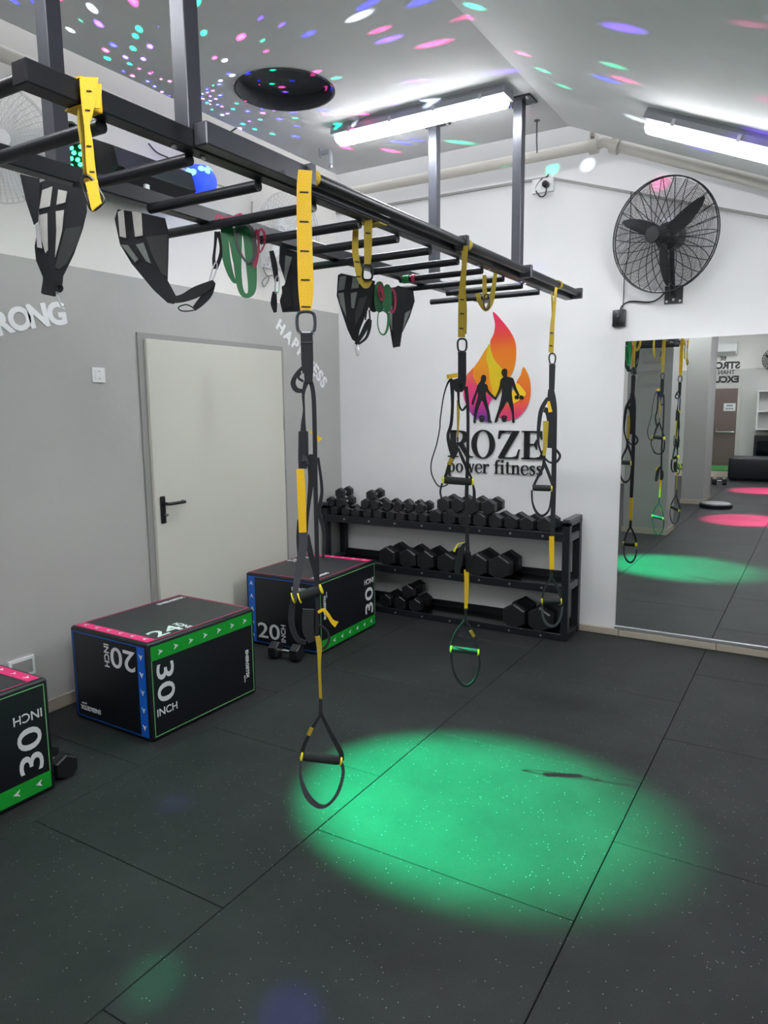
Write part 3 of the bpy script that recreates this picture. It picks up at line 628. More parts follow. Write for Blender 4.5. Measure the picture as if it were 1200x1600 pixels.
# ------------------------------------------------------------------ resistance bands
def band(label, A, pts, m, d=0., closed=True, grp='resistance bands on the left rail', t=.006):
    o = MB().strip(A, pts, d, t, 6, closed).build('resistance_band', m); return tag(o, label, 'resistance band', grp)
A = Plane(-1.90, 2.03)
band('wide green latex loop hanging lowest in the first bundle', A, [(374, 352, 12), (371, 400, 13), (373, 436, 10), (378, 457, 8), (387, 462, 7), (394, 450, 13), (392, 405, 17), (388, 368, 17), (382, 350, 12)], GREENB, .01)
band('green latex band folded short behind the wide green loop', A, [(351, 360, 12), (353, 398, 13), (359, 424, 10), (367, 440, 6), (373, 430, 7), (367, 404, 8), (362, 372, 10), (357, 354, 10)], GREENB, -.01)
band('grey band wrapped round the rung over the green loop', A, [(393, 358, 6), (398, 385, 7), (396, 404, 5), (386, 410, 3), (374, 392, 4), (369, 372, 4), (378, 352, 4)], GREYB, .02)
band('thin crimson band looped beside the grey band', A, [(401, 360, 4), (404, 378, 4), (402, 400, 5), (398, 417, 4), (396, 400, 3), (398, 372, 3)], PINKB, .016)
band('thin crimson loop nearest the next rung', A, [(408, 358, 3), (413, 366, 4), (413, 382, 3), (406, 394, 2.4), (404, 380, 2.4), (404, 364, 3)], PINKB, .02)
band('crimson band lying twisted on top of the rung', A, [(337, 344, 3), (340, 336, 3), (348, 341, 5), (362, 341, 6), (376, 336, 6), (376, 342, 5)], PINKB, .022, False)
A = Plane(-1.90, 3.28)
E_ = lambda cx, cy, rx, ry, wd: [(cx+rx*math.cos(k*math.pi/4), cy+ry*math.sin(k*math.pi/4), wd) for k in range(8)]
band('dark green coiled band in the far bundle beside the grey sling', A, E_(593, 464, 4, 20, 9), GREENB, .0)
band('dark green coiled band overlapping its twin in the far bundle', A, E_(605, 466, 3.4, 18, 8), GREENB, .01)
band('crimson coiled band squeezed between the two dark green coils', A, [(593, 446, 5), (597, 455, 5), (599, 466, 4), (595, 468, 3), (592, 456, 3)], PINKB, .016)
band('crimson ring hanging loose in the far bundle', A, E_(613, 470, 5, 18, 3.4), PINKB, .004)
band('thin green band hanging lowest in the far bundle', A, [(593, 486, 1.6), (590, 505, 1.6), (594, 520, 2), (601, 522, 3), (606, 510, 4), (606, 490, 4)], GREENB, -.006)
band('black coiled band beside the far dark green coils', A, E_(584, 466, 4, 17, 10), WEB, -.004)
for px, m, nm in ((609, GREENB, 'green'), (613, GREENB, 'second green'), (620, PINKB, 'crimson')):
    c = onZ(px, 437, 2.268)
    o = MB().lathe([(.021, -.009), (.021, .009), (.017, .009), (.017, -.009), (.021, -.009)], (-1.91+.02*(px-609)/4, RUNG[9], 2.268), (1, 0, 0), 18, caps=False).build('resistance_band', m, None, True)
    tag(o, f'{nm} band wound tight round the rung above the far bundle', 'resistance band', 'resistance bands on the left rail')
# ------------------------------------------------------------------ plyometric boxes
BXW, BYW, BZW = .60, .75, .50
def arrow(c, dr, nrm, s, m, parent):
    dr = V(dr); sd = V(nrm).cross(dr)
    pts = [V(c)+dr*a*s+sd*b*s for a, b in ((1, 0), (-.75, .85), (-.2, 0), (-.75, -.85))]
    return MB().poly(pts, V(nrm)*.0016).build('arrow', m, parent)
def plyo(label, x, y, rz, flip):
    t = thing('plyo_box', label, 'plyo box', (x, y, 0), rz, 'soft jump boxes')
    hx, hy = BXW/2, BYW/2
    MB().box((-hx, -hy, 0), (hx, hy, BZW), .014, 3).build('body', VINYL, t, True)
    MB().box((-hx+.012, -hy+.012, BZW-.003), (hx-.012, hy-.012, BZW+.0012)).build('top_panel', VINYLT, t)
    f = -1 if flip else 1
    faces = {'green': (V((hx, 0, BZW/2)), V((0, 1, 0))*f, V((0, 0, 1))*f, V((1, 0, 0)), BYW, BZW, GREEN, '30'),
             'blue': (V((0, -hy, BZW/2)), V((1, 0, 0))*f, V((0, 0, 1))*f, V((0, -1, 0)), BXW, BZW, BLUE, '20'),
             'pink': (V((0, 0, BZW+.0012)), V((0, -1, 0))*f, V((1, 0, 0))*f, V((0, 0, 1)), BYW, BXW, PINK, '24')}
    for k, (o, u, v, n, W, H, m, num) in faces.items():
        Q = lambda a, b, e=.0: o+u*a+v*b+n*e
        def quad(a0, b0, a1, b1, name, mm, par, e=.0002, th=.0012):
            return MB().hexa([Q(a, b, z) for z in (e, e+th) for a, b in ((a0, b0), (a1, b0), (a1, b1), (a0, b1))]).build(name, mm, par)
        w2, h2 = W/2-.02, H/2-.02; lw = .004
        bl = MB()
        for a0, b0, a1, b1 in ((-w2, -h2, w2, -h2+lw), (-w2, h2-lw, w2, h2), (-w2, -h2, -w2+lw, h2), (w2-lw, -h2, w2, h2)):
            bl.hexa([Q(a, b, z) for z in (.0002, .0012) for a, b in ((a0, b0), (a1, b0), (a1, b1), (a0, b1))])
        bl.build('border_line', PALEG if k == 'green' else m, t)
        if k == 'green':
            st = quad(-w2, -h2, w2, -h2+.072, 'stripe', m, t)
            for i in range(7): arrow(Q(-w2+.06+i*.099, -h2+.036, .0014), -u, n, .017, PRINT, st)
            place_text('numeral', num, Q(w2-.082, -.032, .0004), v, -u, .105, PRINT, t, .008, .0015, 1.42)
            place_text('unit_lettering', 'INCH', Q(w2-.082, .112, .0004), -u, -v, .038, PRINT, t, .006, .0015)
            place_text('brand_lettering', 'ENERGETIX', Q(-w2+.05, .06, .0004), v, -u, .022, PRINT, t, .035, .0015, 1.0)
            place_text('brand_lettering', 'sports', Q(-w2+.075, .14, .0004), v, -u, .011, PRINT, t, .02, .0015)
        elif k == 'blue':
            st = quad(-w2, -h2, -w2+.055, h2, 'stripe', m, t)
            for i in range(5): arrow(Q(-w2+.0275, -h2+.05+i*.09, .0014), v, n, .017, PRINT, st)
            place_text('numeral', num, Q(-w2+.165, -h2+.088, .0004), u, v, .105, PRINT, t, .008, .0015, 1.3)
            place_text('unit_lettering', 'INCH', Q(-w2+.288, -h2+.088, .0004), v, -u, .036, PRINT, t, .02, .0015)
            place_text('brand_lettering', 'ENERGETIX', Q(w2-.11, h2-.05, .0004), u, v, .022, PRINT, t, .035, .0015, 1.0)
            place_text('brand_lettering', 'sports', Q(w2-.06, h2-.075, .0004), u, v, .011, PRINT, t, .02, .0015)
        else:
            st = quad(-w2, -h2, -w2+.055, h2, 'stripe', m, t)
            for i in range(6): arrow(Q(-w2+.0275, -h2+.05+i*.092, .0014), v, n, .015, PRINT, st)
            place_text('numeral', num, Q(-w2+.17, -h2+.07, .0004), u, v, .1, PRINT, t, .01, .0015, 1.3)
            place_text('unit_lettering', 'INCH', Q(-w2+.285, -h2+.07, .0004), v, -u, .034, PRINT, t, .02, .0015)
            place_text('brand_lettering', 'ENERGETIX', Q(w2-.12, h2-.06, .0004), u, v, .026, PRINT, t, .035, .0015, 1.0)
    return t
def put_box(label, A, rz, flip):   # A: the floor corner towards the room and the viewer
    c = Matrix.Rotation(rz, 2) @ V((-BXW/2, BYW/2)).to_2d()
    return plyo(label, A[0]+c.x, A[1]+c.y, rz, flip)
put_box('black soft plyo box with upside down 20 and blue stripe, in front of the door', (-2.716, 2.276), math.radians(-1.2), True)
put_box('black soft plyo box with upright 20 beside the dumbbell rack', (-2.745, 3.70), math.radians(2.0), False)
put_box('black soft plyo box with low green stripe beside the white wall socket', (-2.747, 1.774-BYW), 0, False)
# ------------------------------------------------------------------ dumbbells
def db_meshes(R, L, hl):
    """hex dumbbell lying along Y with a flat side down"""
    def head(y0, y1):
        mb = MB(); c = .12*R; rings = []
        for y, r in ((y0, R-c), (y0+c, R), (y1-c, R), (y1, R-c)):
            rings.append([mb.bm.verts.new((math.cos(math.pi/6*(1+2*k)-math.pi/6+math.pi/6)*r, y, math.sin(math.pi/6*(1+2*k)-math.pi/6+math.pi/6)*r)) for k in range(6)])
        for i in range(3):
            for k in range(6): mb.bm.faces.new((rings[i][k], rings[i][(k+1) % 6], rings[i+1][(k+1) % 6], rings[i+1][k]))
        mb.bm.faces.new(rings[0][::-1]); mb.bm.faces.new(rings[3])
        o = mb.build('head', HEX); me = o.data; bpy.data.objects.remove(o); return me
    hm = MB().lathe([(.013, 0), (.0145, .03), (.0165, (L-2*hl)/2+.0), (.0145, L-2*hl-.03), (.013, L-2*hl)], (0, -(L/2-hl), 0), (0, 1, 0), 12).build('handle', CHROME, None, True)
    h = hm.data; bpy.data.objects.remove(hm)
    return head(-L/2, -L/2+hl), head(L/2-hl, L/2), h
DB = {'s': (db_meshes(.0425, .19, .05), .0425), 'm': (db_meshes(.058, .22, .062), .058), 'l': (db_meshes(.083, .265, .085), .083), 'xl': (db_meshes(.095, .272, .09), .095)}
def dumbbell(kind, x, y, z, rz, label, group, tilt=0., spin=0.):
    (a, b, h), R = DB[kind]
    t = thing('dumbbell', label, 'dumbbell', (x, y, z), 0, group); t.rotation_euler = (tilt, spin, rz)
    link('head', a, HEX, t); link('head', b, HEX, t); link('handle', h, CHROME, t)
    return t
ORD = ['first', 'second', 'third', 'fourth', 'fifth', 'sixth', 'seventh', 'eighth', 'ninth', 'tenth', 'eleventh']
# ------------------------------------------------------------------ dumbbell rack
RK = thing('dumbbell_rack', 'black steel three shelf dumbbell rack against the white wall', 'rack', (0, 0, 0))
RL, RR, RF, RB = -3.475, -1.425, 4.765, 5.06
for x in (RL, RR-.05):
    for y, n_ in ((RF, 0), (RB-.05, 1)):
        MB().box((x, y, 0), (x+.05, y+.05, .83), .003, 1).build('upright', STEEL, RK)
    MB().box((x, RF, .80), (x+.05, RB, .85), .003, 1).build('end_bar', STEEL2, RK)
    for z in (.69, .345): MB().box((x+.004, RF+.05, z), (x+.046, RB-.05, z+.05), .003, 1).build('end_bar', STEEL2, RK)
    MB().box((x+.004, RF+.05, .0), (x+.046, RB-.05, .05), .003, 1).build('end_bar', STEEL, RK)
SHZ = (.742, .378, .036)
GLOSS = mat('black_gloss_tray', (15, 16, 18), .16, var=.05)
for z in SHZ:
    sh = MB().box((RL+.02, RF+.006, z-.01), (RR-.02, RB-.006, z)).build('shelf', GLOSS, RK)
    MB().box((RL+.04, RF-.006, z-.045 if z > .1 else 0.002), (RR-.04, RF+.006, z+.012), .002, 1).build('front_lip', STEEL, sh)
    MB().box((RL+.04, RB-.012, z-.04 if z > .1 else 0.002), (RR-.04, RB, z+.05), .002, 1).build('back_lip', STEEL, sh)
    for k in range(8):
        MB().lathe([(.008, 0), (.008, .005)], (RL+.22+.235*k, RF-.010, z-.016), (0, 1, 0), 8).build('bolt', BOLT, sh)
G1 = 'dumbbells on the top shelf'
def tx(px, py=797, y=4.80): return onY(px, py, y).x
z0 = SHZ[0]
row1 = [507, 522, 540, 557, 575, 592, 610, 627, 644, 661, 679]
for i, px in enumerate(row1):
    dumbbell('s', tx(px), 4.885+random.uniform(-.012, .012), z0+.0372, random.uniform(-.05, .05), f'{ORD[i]} small black hex dumbbell from the wall corner, bottom layer of the top shelf', G1+' bottom layer')
row1b = [698, 716, 744, 766, 788, 811, 832, 853]
xs = [-2.455, -2.335, -2.215, -2.095, -1.975, -1.855, -1.735, -1.615]
for i, x in enumerate(xs):
    dumbbell('m', x, 4.90+random.uniform(-.01, .01), z0+.0507, random.uniform(-.04, .04), f'{ORD[7-i]} medium black hex dumbbell from the mirror end, bottom layer of the top shelf', G1+' bottom layer medium')
for i, px in enumerate((517, 532, 569, 586, 604, 622, 639, 656)):
    dumbbell('s', tx(px, 785), 4.885+random.uniform(-.015, .015), z0+.0372+.0738, random.uniform(-.08, .08), f'{ORD[i]} small black hex dumbbell from the wall corner, second layer of the top shelf', G1+' second layer')
dumbbell('s', tx(529, 772), 4.885, z0+.0372+.1478, .12, 'small black hex dumbbell topmost above the corner end of the rack', G1)
dumbbell('s', tx(578, 768), 4.885, z0+.0372+.1478, .06, 'small black hex dumbbell topmost of the pile left of the middle trainer', G1)
for i, (x, r) in enumerate(((-2.392, .03), (-2.273, -.02), (-2.154, .02), (-2.034, .03))):
    dumbbell('m', x, 4.90, z0+.0507+.1012, r, f'{ORD[3-i]} medium black hex dumbbell from the mirror end, second layer beneath the lettering', G1+' second layer medium')
G2 = 'large dumbbells on the middle shelf'; z1 = SHZ[1]
for i, px in enumerate((605, 637, 665, 697, 745, 780)):
    big = px > 720
    dumbbell('xl' if big else 'l', onY(px, 865, 4.79).x, 4.908, z1+(.0830 if big else .0725), random.uniform(-.02, .02), f'{ORD[i]} large black hex dumbbell from the plyo box end of the middle shelf', G2)
G3 = 'dumbbells on the bottom shelf'; z2 = SHZ[2]
for i, (px, up_) in enumerate(((602, 0), (625, 0), (648, 0), (637, 1))):
    dumbbell('m', onY(px, 938, 4.80).x, 4.90, z2+.0507+.1012*up_, random.uniform(-.03, .03), ('black hex dumbbell stacked on top of others on the bottom shelf' if up_ else f'{ORD[i]} medium black hex dumbbell from the plyo box, lying on the bottom shelf'), G3)
for i, px in enumerate((803, 843)):
    dumbbell('xl', onY(px, 965, 4.79).x, 4.908, z2+.0830, random.uniform(-.02, .02), 'large black hex dumbbell on the bottom shelf beside the empty stretch' if i == 0 else 'large black hex dumbbell at the mirror end of the bottom shelf', G3+' biggest')
c = onZ(447, 1018, .05); dumbbell('m', c.x, c.y, .0505, math.radians(-82), 'black hex dumbbell with bare chrome handle lying before the upright 20 box', None)
dumbbell('m', -2.885, 1.865, .0505, math.radians(84), 'black hex dumbbell half hidden behind the near plyo box', None)
# ------------------------------------------------------------------ logo on the back wall
LG = thing('wall_logo', 'raised flame logo with two black figures above black lettering on the white wall', 'logo', (0, 0, 0))
W = lambda x, y, e=0.: onY(x, y, YB-e)
def lg(pts, m, name, e=.004, th=.004, sm=5, par=LG): return MB().poly([W(x, y, e) for x, y in catmull(pts, sm, True)] if sm > 1 else [W(x, y, e) for x, y in pts], (0, -th, 0)).build(name, m, par)
L6 = lambda pts: [(690+x/6, 480+y/6) for x, y in pts]
F1 = ramp_mat('flame_red_to_orange', 1.85, 2.29, [(0, (222, 130, 10)), (.35, (226, 120, 14)), (.62, (226, 70, 50)), (.8, (228, 40, 80)), (1, (226, 30, 90))])
F2 = ramp_mat('flame_yellow', 1.58, 2.03, [(0, (240, 190, 20)), (.3, (228, 190, 20)), (.7, (215, 190, 20)), (1, (205, 185, 30))])
F3 = ramp_mat('flame_amber', 1.60, 2.0, [(0, (235, 150, 30)), (.5, (232, 140, 20)), (1, (220, 150, 20))])
F4 = ramp_mat('flame_pink_to_violet', 1.42, 1.86, [(0, (66, 50, 140)), (.25, (110, 50, 150)), (.5, (220, 50, 140)), (.8, (228, 70, 110)), (1, (232, 110, 60))])
F5 = ramp_mat('flame_right_lobe', 1.44, 1.90, [(0, (226, 50, 130)), (.25, (228, 60, 110)), (.45, (235, 100, 50)), (.75, (228, 120, 30)), (1, (214, 130, 10))])
F6 = ramp_mat('flame_inner_right', 1.5, 1.75, [(0, (235, 130, 40)), (.5, (238, 200, 40)), (1, (240, 200, 40))])
lg(L6([(476, 38), (560, 120), (650, 230), (702, 340), (708, 460), (690, 560), (660, 630), (620, 690), (560, 720), (480, 650), (440, 500), (440, 360), (480, 260), (496, 160)]), PRINT, 'flame_rim', .0, .005)
lg(L6([(484, 44), (570, 130), (640, 220), (690, 320), (700, 430), (688, 540), (650, 640), (600, 650), (545, 560), (490, 480), (464, 400), (458, 320), (490, 250), (502, 160)]), F1, 'flame_upper', .005)
lg(L6([(446, 345), (468, 420), (500, 500), (560, 570), (592, 650), (580, 740), (530, 830), (490, 850), (440, 810), (400, 740), (370, 640), (330, 600), (310, 560), (360, 490), (410, 420)]), F2, 'flame_middle', .006)
lg(L6([(430, 375), (420, 470), (440, 560), (450, 640), (460, 720), (480, 800), (430, 820), (380, 740), (330, 720), (300, 640), (296, 580), (350, 500)]), F3, 'flame_left', .0072)
lg(L6([(300, 570), (296, 640), (330, 720), (400, 790), (470, 850), (450, 900), (430, 1000), (450, 1072), (380, 1060), (300, 1020), (250, 950), (210, 850), (210, 760), (236, 640), (270, 600)]), F4, 'flame_lower', .0084)
lg(L6([(770, 562), (815, 640), (836, 740), (830, 850), (790, 950), (720, 1030), (640, 1058), (570, 1050), (540, 1000), (590, 920), (660, 860), (690, 780), (706, 700), (740, 640)]), F5, 'flame_right', .005)
lg(L6([(704, 712), (760, 760), (790, 820), (730, 870), (680, 900), (620, 910), (640, 840), (668, 790)]), F6, 'flame_right_core', .0066)
# figures
def fig(pts, name, sm=3): return lg(L6(pts), BLACKL, name, .010, .006, sm)
fig([(400, 634), (418, 650), (416, 690), (404, 712), (430, 730), (440, 770), (470, 810), (505, 848), (515, 866), (500, 866), (450, 820), (420, 790), (416, 820), (424, 870), (440, 940), (455, 1010), (462, 1060), (478, 1076), (440, 1078), (432, 1010), (410, 940), (380, 876), (350, 940), (330, 1010), (322, 1060), (318, 1082), (300, 1082), (306, 1020), (318, 930), (340, 850), (344, 800), (330, 820), (312, 880), (300, 915), (286, 910), (290, 870), (318, 800), (336, 740), (352, 712), (368, 690), (376, 644)], 'woman_figure')
fig([(592, 575), (616, 590), (614, 640), (622, 652), (668, 664), (684, 700), (704, 760), (722, 800), (732, 826), (716, 828), (690, 790), (664, 740), (658, 780), (664, 860), (676, 950), (682, 1040), (686, 1080), (664, 1080), (664, 1010), (640, 930), (614, 880), (580, 940), (540, 1010), (526, 1070), (500, 1082), (500, 1066), (524, 990), (550, 900), (566, 820), (566, 760), (545, 800), (520, 850), (508, 872), (502, 855), (530, 790), (548, 730), (556, 680), (580, 655), (566, 630), (566, 596)], 'man_figure')
db = MB()
for x, y, r in ((697, 845, 14), (712, 843, 16), (745, 845, 16), (760, 848, 14)): db.poly([W(690+(x+math.cos(k*math.pi/6)*r*.7)/6, 480+(y+math.sin(k*math.pi/6)*r*1.3)/6, .010) for k in range(12)], (0, -.006, 0))
db.poly([W(690+x/6, 480+y/6, .010) for x, y in ((700, 838), (758, 842), (758, 852), (700, 850))], (0, -.006, 0)).build('dumbbell_shape', BLACKL, LG)
for x in (378, 588):
    kb = MB(); kb.poly([W(690+(x+math.cos(k*math.pi/8)*22)/6, 480+(1056+math.sin(k*math.pi/8)*22)/6, .010) for k in range(16)], (0, -.006, 0))
    kb.tube([W(690+(x+a)/6, 480+b/6, .013) for a, b in ((-18, 1046), (-16, 1022), (16, 1022), (18, 1046))], .006, 6, sm=4).build('kettlebell_shape', BLACKL, LG)
# serif lettering, strokes of (x, y, width) on a local frame
class Frame2:
    def __init__(s, o, ux, uy, n): s.o, s.ux, s.uy, s.n = V(o), V(ux), V(uy), V(n)
    def __call__(s, x, y, d=0.): return s.o+s.ux*x+s.uy*y+s.n*d
def glyph(fr, strokes, name, m, parent, th=.01, cx=0.):
    mb = MB()
    for st in strokes:
        kind, a = st[0], st[1:]
        if kind == 'r': x0, y0, x1, y1 = a; mb.poly([fr(cx+x, y) for x, y in ((x0, y0), (x1, y0), (x1, y1), (x0, y1))], fr.n*th)
        elif kind == 'p': mb.poly([fr(cx+x, y) for x, y in a[0]], fr.n*th)
        elif kind == 's': mb.strip(fr, [(cx+x, y, w_) for x, y, w_ in a[0]], th/2, th, 5, False)
        elif kind == 'o':
            x, y, rx, ry, tx_, ty_ = a; N = 28; A = []
            for k in range(N):
                an = 2*math.pi*k/N; c_, s_ = math.cos(an), math.sin(an)
                A.append([mb.bm.verts.new(p) for p in (fr(cx+x+rx*c_, y+ry*s_, 0), fr(cx+x+rx*c_, y+ry*s_, th), fr(cx+x+(rx-tx_)*c_, y+(ry-ty_)*s_, th), fr(cx+x+(rx-tx_)*c_, y+(ry-ty_)*s_, 0))])
            for k in range(N):
                p, q = A[k], A[(k+1) % N]
                for j in range(4): mb.bm.faces.new((p[j], p[(j+1) % 4], q[(j+1) % 4], q[j]))
    return mb.build(name, m, parent)
import types
def frame(o, s, n=(0, -1, 0), ux=(1, 0, 0)):
    fr = Frame2(o, V(ux)*s, V((0, 0, 1))*s, V(n)); return fr
class SFrame(Frame2):
    def __init__(s, o, sc, n, ux): Frame2.__init__(s, o, V(ux)*sc, V((0, 0, 1))*sc, V(n))
# strip() expects small minimum widths, so strokes are drawn on a frame in thousandths
def mk(o, sc, n=(0, -1, 0), ux=(1, 0, 0)): return SFrame(o, sc/1000., n, ux)
K = lambda st: [tuple([s_[0]]+[([tuple(v*1000 for v in p) for p in q] if isinstance(q, list) else q*1000) for q in s_[1:]]) for s_ in st]
CAP = {
 'R': (K([('r', .10, 0, .32, 1), ('r', .0, 0, .42, .05), ('r', .0, .95, .42, 1), ('s', [(.3, .972, .05), (.5, .965, .06), (.66, .88, .17), (.69, .745, .2), (.62, .6, .16), (.48, .53, .06), (.3, .52, .05)]), ('p', [(.38, .53), (.6, .54), (.88, .05), (.98, .05), (.98, 0), (.74, 0)])]), 1.0),
 'O': (K([('o', .45, .5, .45, .53, .2, .045)]), .97),
 'Z': (K([('p', [(.04, 1), (.86, 1), (.86, .96), (.26, .05), (.02, .0), (.02, .05), (.58, .95), (.06, .95)]), ('p', [(.0, .7), (.04, 1), (.3, 1), (.3, .95), (.14, .9), (.05, .7)]), ('p', [(.02, 0), (.84, 0), (.9, .34), (.85, .34), (.76, .1), (.6, .05), (.2, .05)])]), .96),
 'E': (K([('r', .10, 0, .33, 1), ('r', .0, 0, .44, .05), ('r', .0, .95, .44, 1), ('p', [(.3, 1), (.82, 1), (.84, .7), (.79, .7), (.7, .9), (.5, .95), (.3, .95)]), ('p', [(.3, 0), (.85, 0), (.9, .33), (.85, .33), (.74, .1), (.55, .05), (.3, .05)]), ('r', .3, .5, .55, .55), ('p', [(.5, .53), (.6, .7), (.64, .7), (.64, .34), (.6, .34)])]), .94)}
zb_ = 1.226; hcap = .205
wl = (1.0, .97, .96, .94)
for ch, xa1, xb1 in (('R', 701, 738), ('O', 737.5, 775), ('Z', 779, 813.5), ('E', 816, 850)):
    g_, wd = CAP[ch]; xa1, xb1 = W(xa1, 692).x, W(xb1, 692).x; fr = mk((xa1, YB-.002, zb_), hcap); fr.ux = V((1, 0, 0))*(xb1-xa1)/(wd-.05)/1000
    glyph(fr, g_, 'logo_letter', BLACKL, LG, .014)
LOW = {
 'p': ([('r', .12, -.5, .36, 1), ('r', .0, .93, .3, 1), ('r', .0, -.5, .48, -.43), ('o', .52, .5, .40, .53, .22, .07)], 1.05),
 'o': ([('o', .45, .5, .45, .53, .22, .07)], 1.0),
 'w': ([('s', [(.12, 1, .22), (.42, 0, .2)]), ('s', [(.42, 0, .08), (.68, 1, .08)]), ('s', [(.66, 1, .22), (.96, 0, .2)]), ('s', [(.96, 0, .08), (1.2, 1, .08)]), ('r', 0, .93, .32, 1), ('r', .5, .93, .82, 1), ('r', 1.06, .93, 1.32, 1)], 1.38),
 'e': ([('s', [(.8, .55, .07), (.8, .72, .16), (.66, .95, .1), (.44, 1.0, .08), (.2, .85, .18), (.11, .5, .22), (.2, .16, .18), (.46, -.01, .1), (.7, .08, .08), (.84, .24, .05)]), ('r', .2, .5, .85, .57)], .93),
 'r': ([('r', .12, 0, .36, 1), ('r', .0, 0, .48, .07), ('r', .0, .93, .3, 1), ('s', [(.34, .7, .08), (.46, .92, .12), (.64, .93, .2), (.72, .8, .2)])], .84),
 'f': ([('r', .16, 0, .4, 1.25), ('r', .04, 0, .52, .07), ('r', .0, .93, .66, 1), ('s', [(.28, 1.2, .22), (.36, 1.42, .14), (.54, 1.48, .12), (.66, 1.36, .18)])], .74),
 'i': ([('r', .12, 0, .36, 1), ('r', .0, 0, .48, .07), ('r', .0, .93, .3, 1), ('o', .24, 1.36, .14, .15, .139, .149)], .58),
 't': ([('r', .14, .12, .38, 1.32), ('r', .0, .93, .62, 1), ('s', [(.26, .16, .2), (.36, .03, .12), (.54, .04, .08), (.64, .14, .06)])], .7),
 'n': ([('r', .12, 0, .36, 1), ('r', .0, 0, .48, .07), ('r', .0, .93, .3, 1), ('s', [(.34, .76, .06), (.5, .95, .1), (.7, .92, .18), (.78, .7, .23), (.78, .03, .23)]), ('r', .56, 0, 1.0, .07)], 1.1),
 's': ([('s', [(.64, .72, .06), (.56, .92, .1), (.36, .98, .1), (.17, .84, .16), (.2, .66, .2), (.4, .52, .24), (.6, .36, .2), (.6, .14, .16), (.4, .01, .1), (.2, .06, .1), (.1, .28, .06)])], .8)}
for k_ in LOW: LOW[k_] = (K(LOW[k_][0]), LOW[k_][1])
word = 'power fitness'; tot = sum(LOW[c][1] if c != ' ' else .55 for c in word)
xs0, xs1 = W(700, 738).x, W(849, 745).x; xh = .068; kx = (xs1-xs0)/(tot*xh); cur = xs0
for c_ in word:
    if c_ == ' ': cur += .55*xh*kx; continue
    g_, wd = LOW[c_]
    fr = mk((cur, YB-.002, 1.110), xh); fr.ux = V((1, 0, 0))*xh*kx/1000
    glyph(fr, g_, 'logo_letter', BLACKL, LG, .010); cur += wd*xh*kx
# ------------------------------------------------------------------ lettering on the left wall
def wall_word(label, letters, par=None):
    t = thing('wall_lettering', label, 'lettering', (0, 0, 0))
    for ch, px, py, ang, hpx in letters:
        c = onX(px, py, XL+.001); e = 2.
        a = math.radians(ang)
        right = V((0, math.cos(a), math.sin(a))); upv = V((0, -math.sin(a), math.cos(a)))
        k = (c-CAM).dot(fw)/FPX
        place_text('letter', ch, c, right, upv, hpx*k, LETTER, t, .045, .004)
    return t
wall_word('white rounded word STRONG on the grey wall above the light switch', [('S', -44, 505, 26, 34), ('T', -21, 507, 23, 34), ('R', 4, 504, 19, 33), ('O', 30, 498, 15, 33), ('N', 59, 493, 11, 33), ('G', 88, 490, 7, 32)])
wall_word('white word HAPPINESS slanting down beside the top corner of the door', [('H', 438, 511, -38, 18), ('A', 450, 526, -40, 18), ('P', 461, 538, -42, 18), ('P', 470, 550, -43, 18), ('I', 476, 558, -44, 18), ('N', 483, 567, -46, 18), ('E', 492, 578, -48, 18), ('S', 499, 587, -49, 18), ('S', 505, 597, -51, 18)])
# switch and socket
def plate(name, label, cat, c, n, s, parts):
    t = thing(name, label, cat, c); n = V(n); sd = V((0, 0, 1)).cross(n).normalized(); u = V((0, 0, 1))
    def bx(a, b, z0, z1, nm, m): MB().hexa([sd*x*s+u*y*s+n*z for z in (z0, z1) for x, y in ((a[0], a[1]), (b[0], a[1]), (b[0], b[1]), (a[0], b[1]))]).build(nm, m, t)
    for p in parts: bx(*p)
    return t
c = onX(153, 586, XL); plate('light_switch', 'square white light switch on the grey wall beside the door', 'switch', c, (1, 0, 0), .082, [((-.5, -.5), (.5, .5), 0, .009, 'plate', PLASTIC), ((-.3, -.3), (.3, .3), .009, .013, 'rocker', PLASTIC), ((-.08, .22), (.08, .27), .013, .014, 'mark', FRAMEM), ((-.08, -.27), (.08, -.22), .013, .014, 'mark', FRAMEM)])
c = onX(36, 1042, XL); plate('wall_socket', 'white double wall socket low on the grey wall behind the near box', 'socket', c, (1, 0, 0), .1, [((-.8, -.5), (.6, .5), 0, .012, 'plate', PLASTIC), ((-.65, -.35), (.45, .35), .012, .014, 'insert', FRAMEM)])
c = onY(850, 291, YB); t = plate('wall_socket', 'white socket with black plug high on the white wall under the pipes', 'socket', c, (0, -1, 0), .1, [((-.75, -.45), (.75, .45), 0, .03, 'plate', PLASTIC), ((-.55, -.3), (-.1, .3), .03, .034, 'insert', PLASTIC)])
q = lambda x, y, e: onY(x, y, YB-e)-c
MB().lathe([(.022, 0), (.022, .035), (.012, .045)], q(854, 289, .03), (0, -1, 0), 14).build('plug', BLKP, t, True)
MB().tube([q(854, 290, .06), q(852, 304, .05), q(844, 307, .03), q(837, 295, .03), q(845, 281, .03), q(853, 277, .02), q(858, 272, .02)], .0045, 8, sm=5).build('cable', BLKP, t, True)
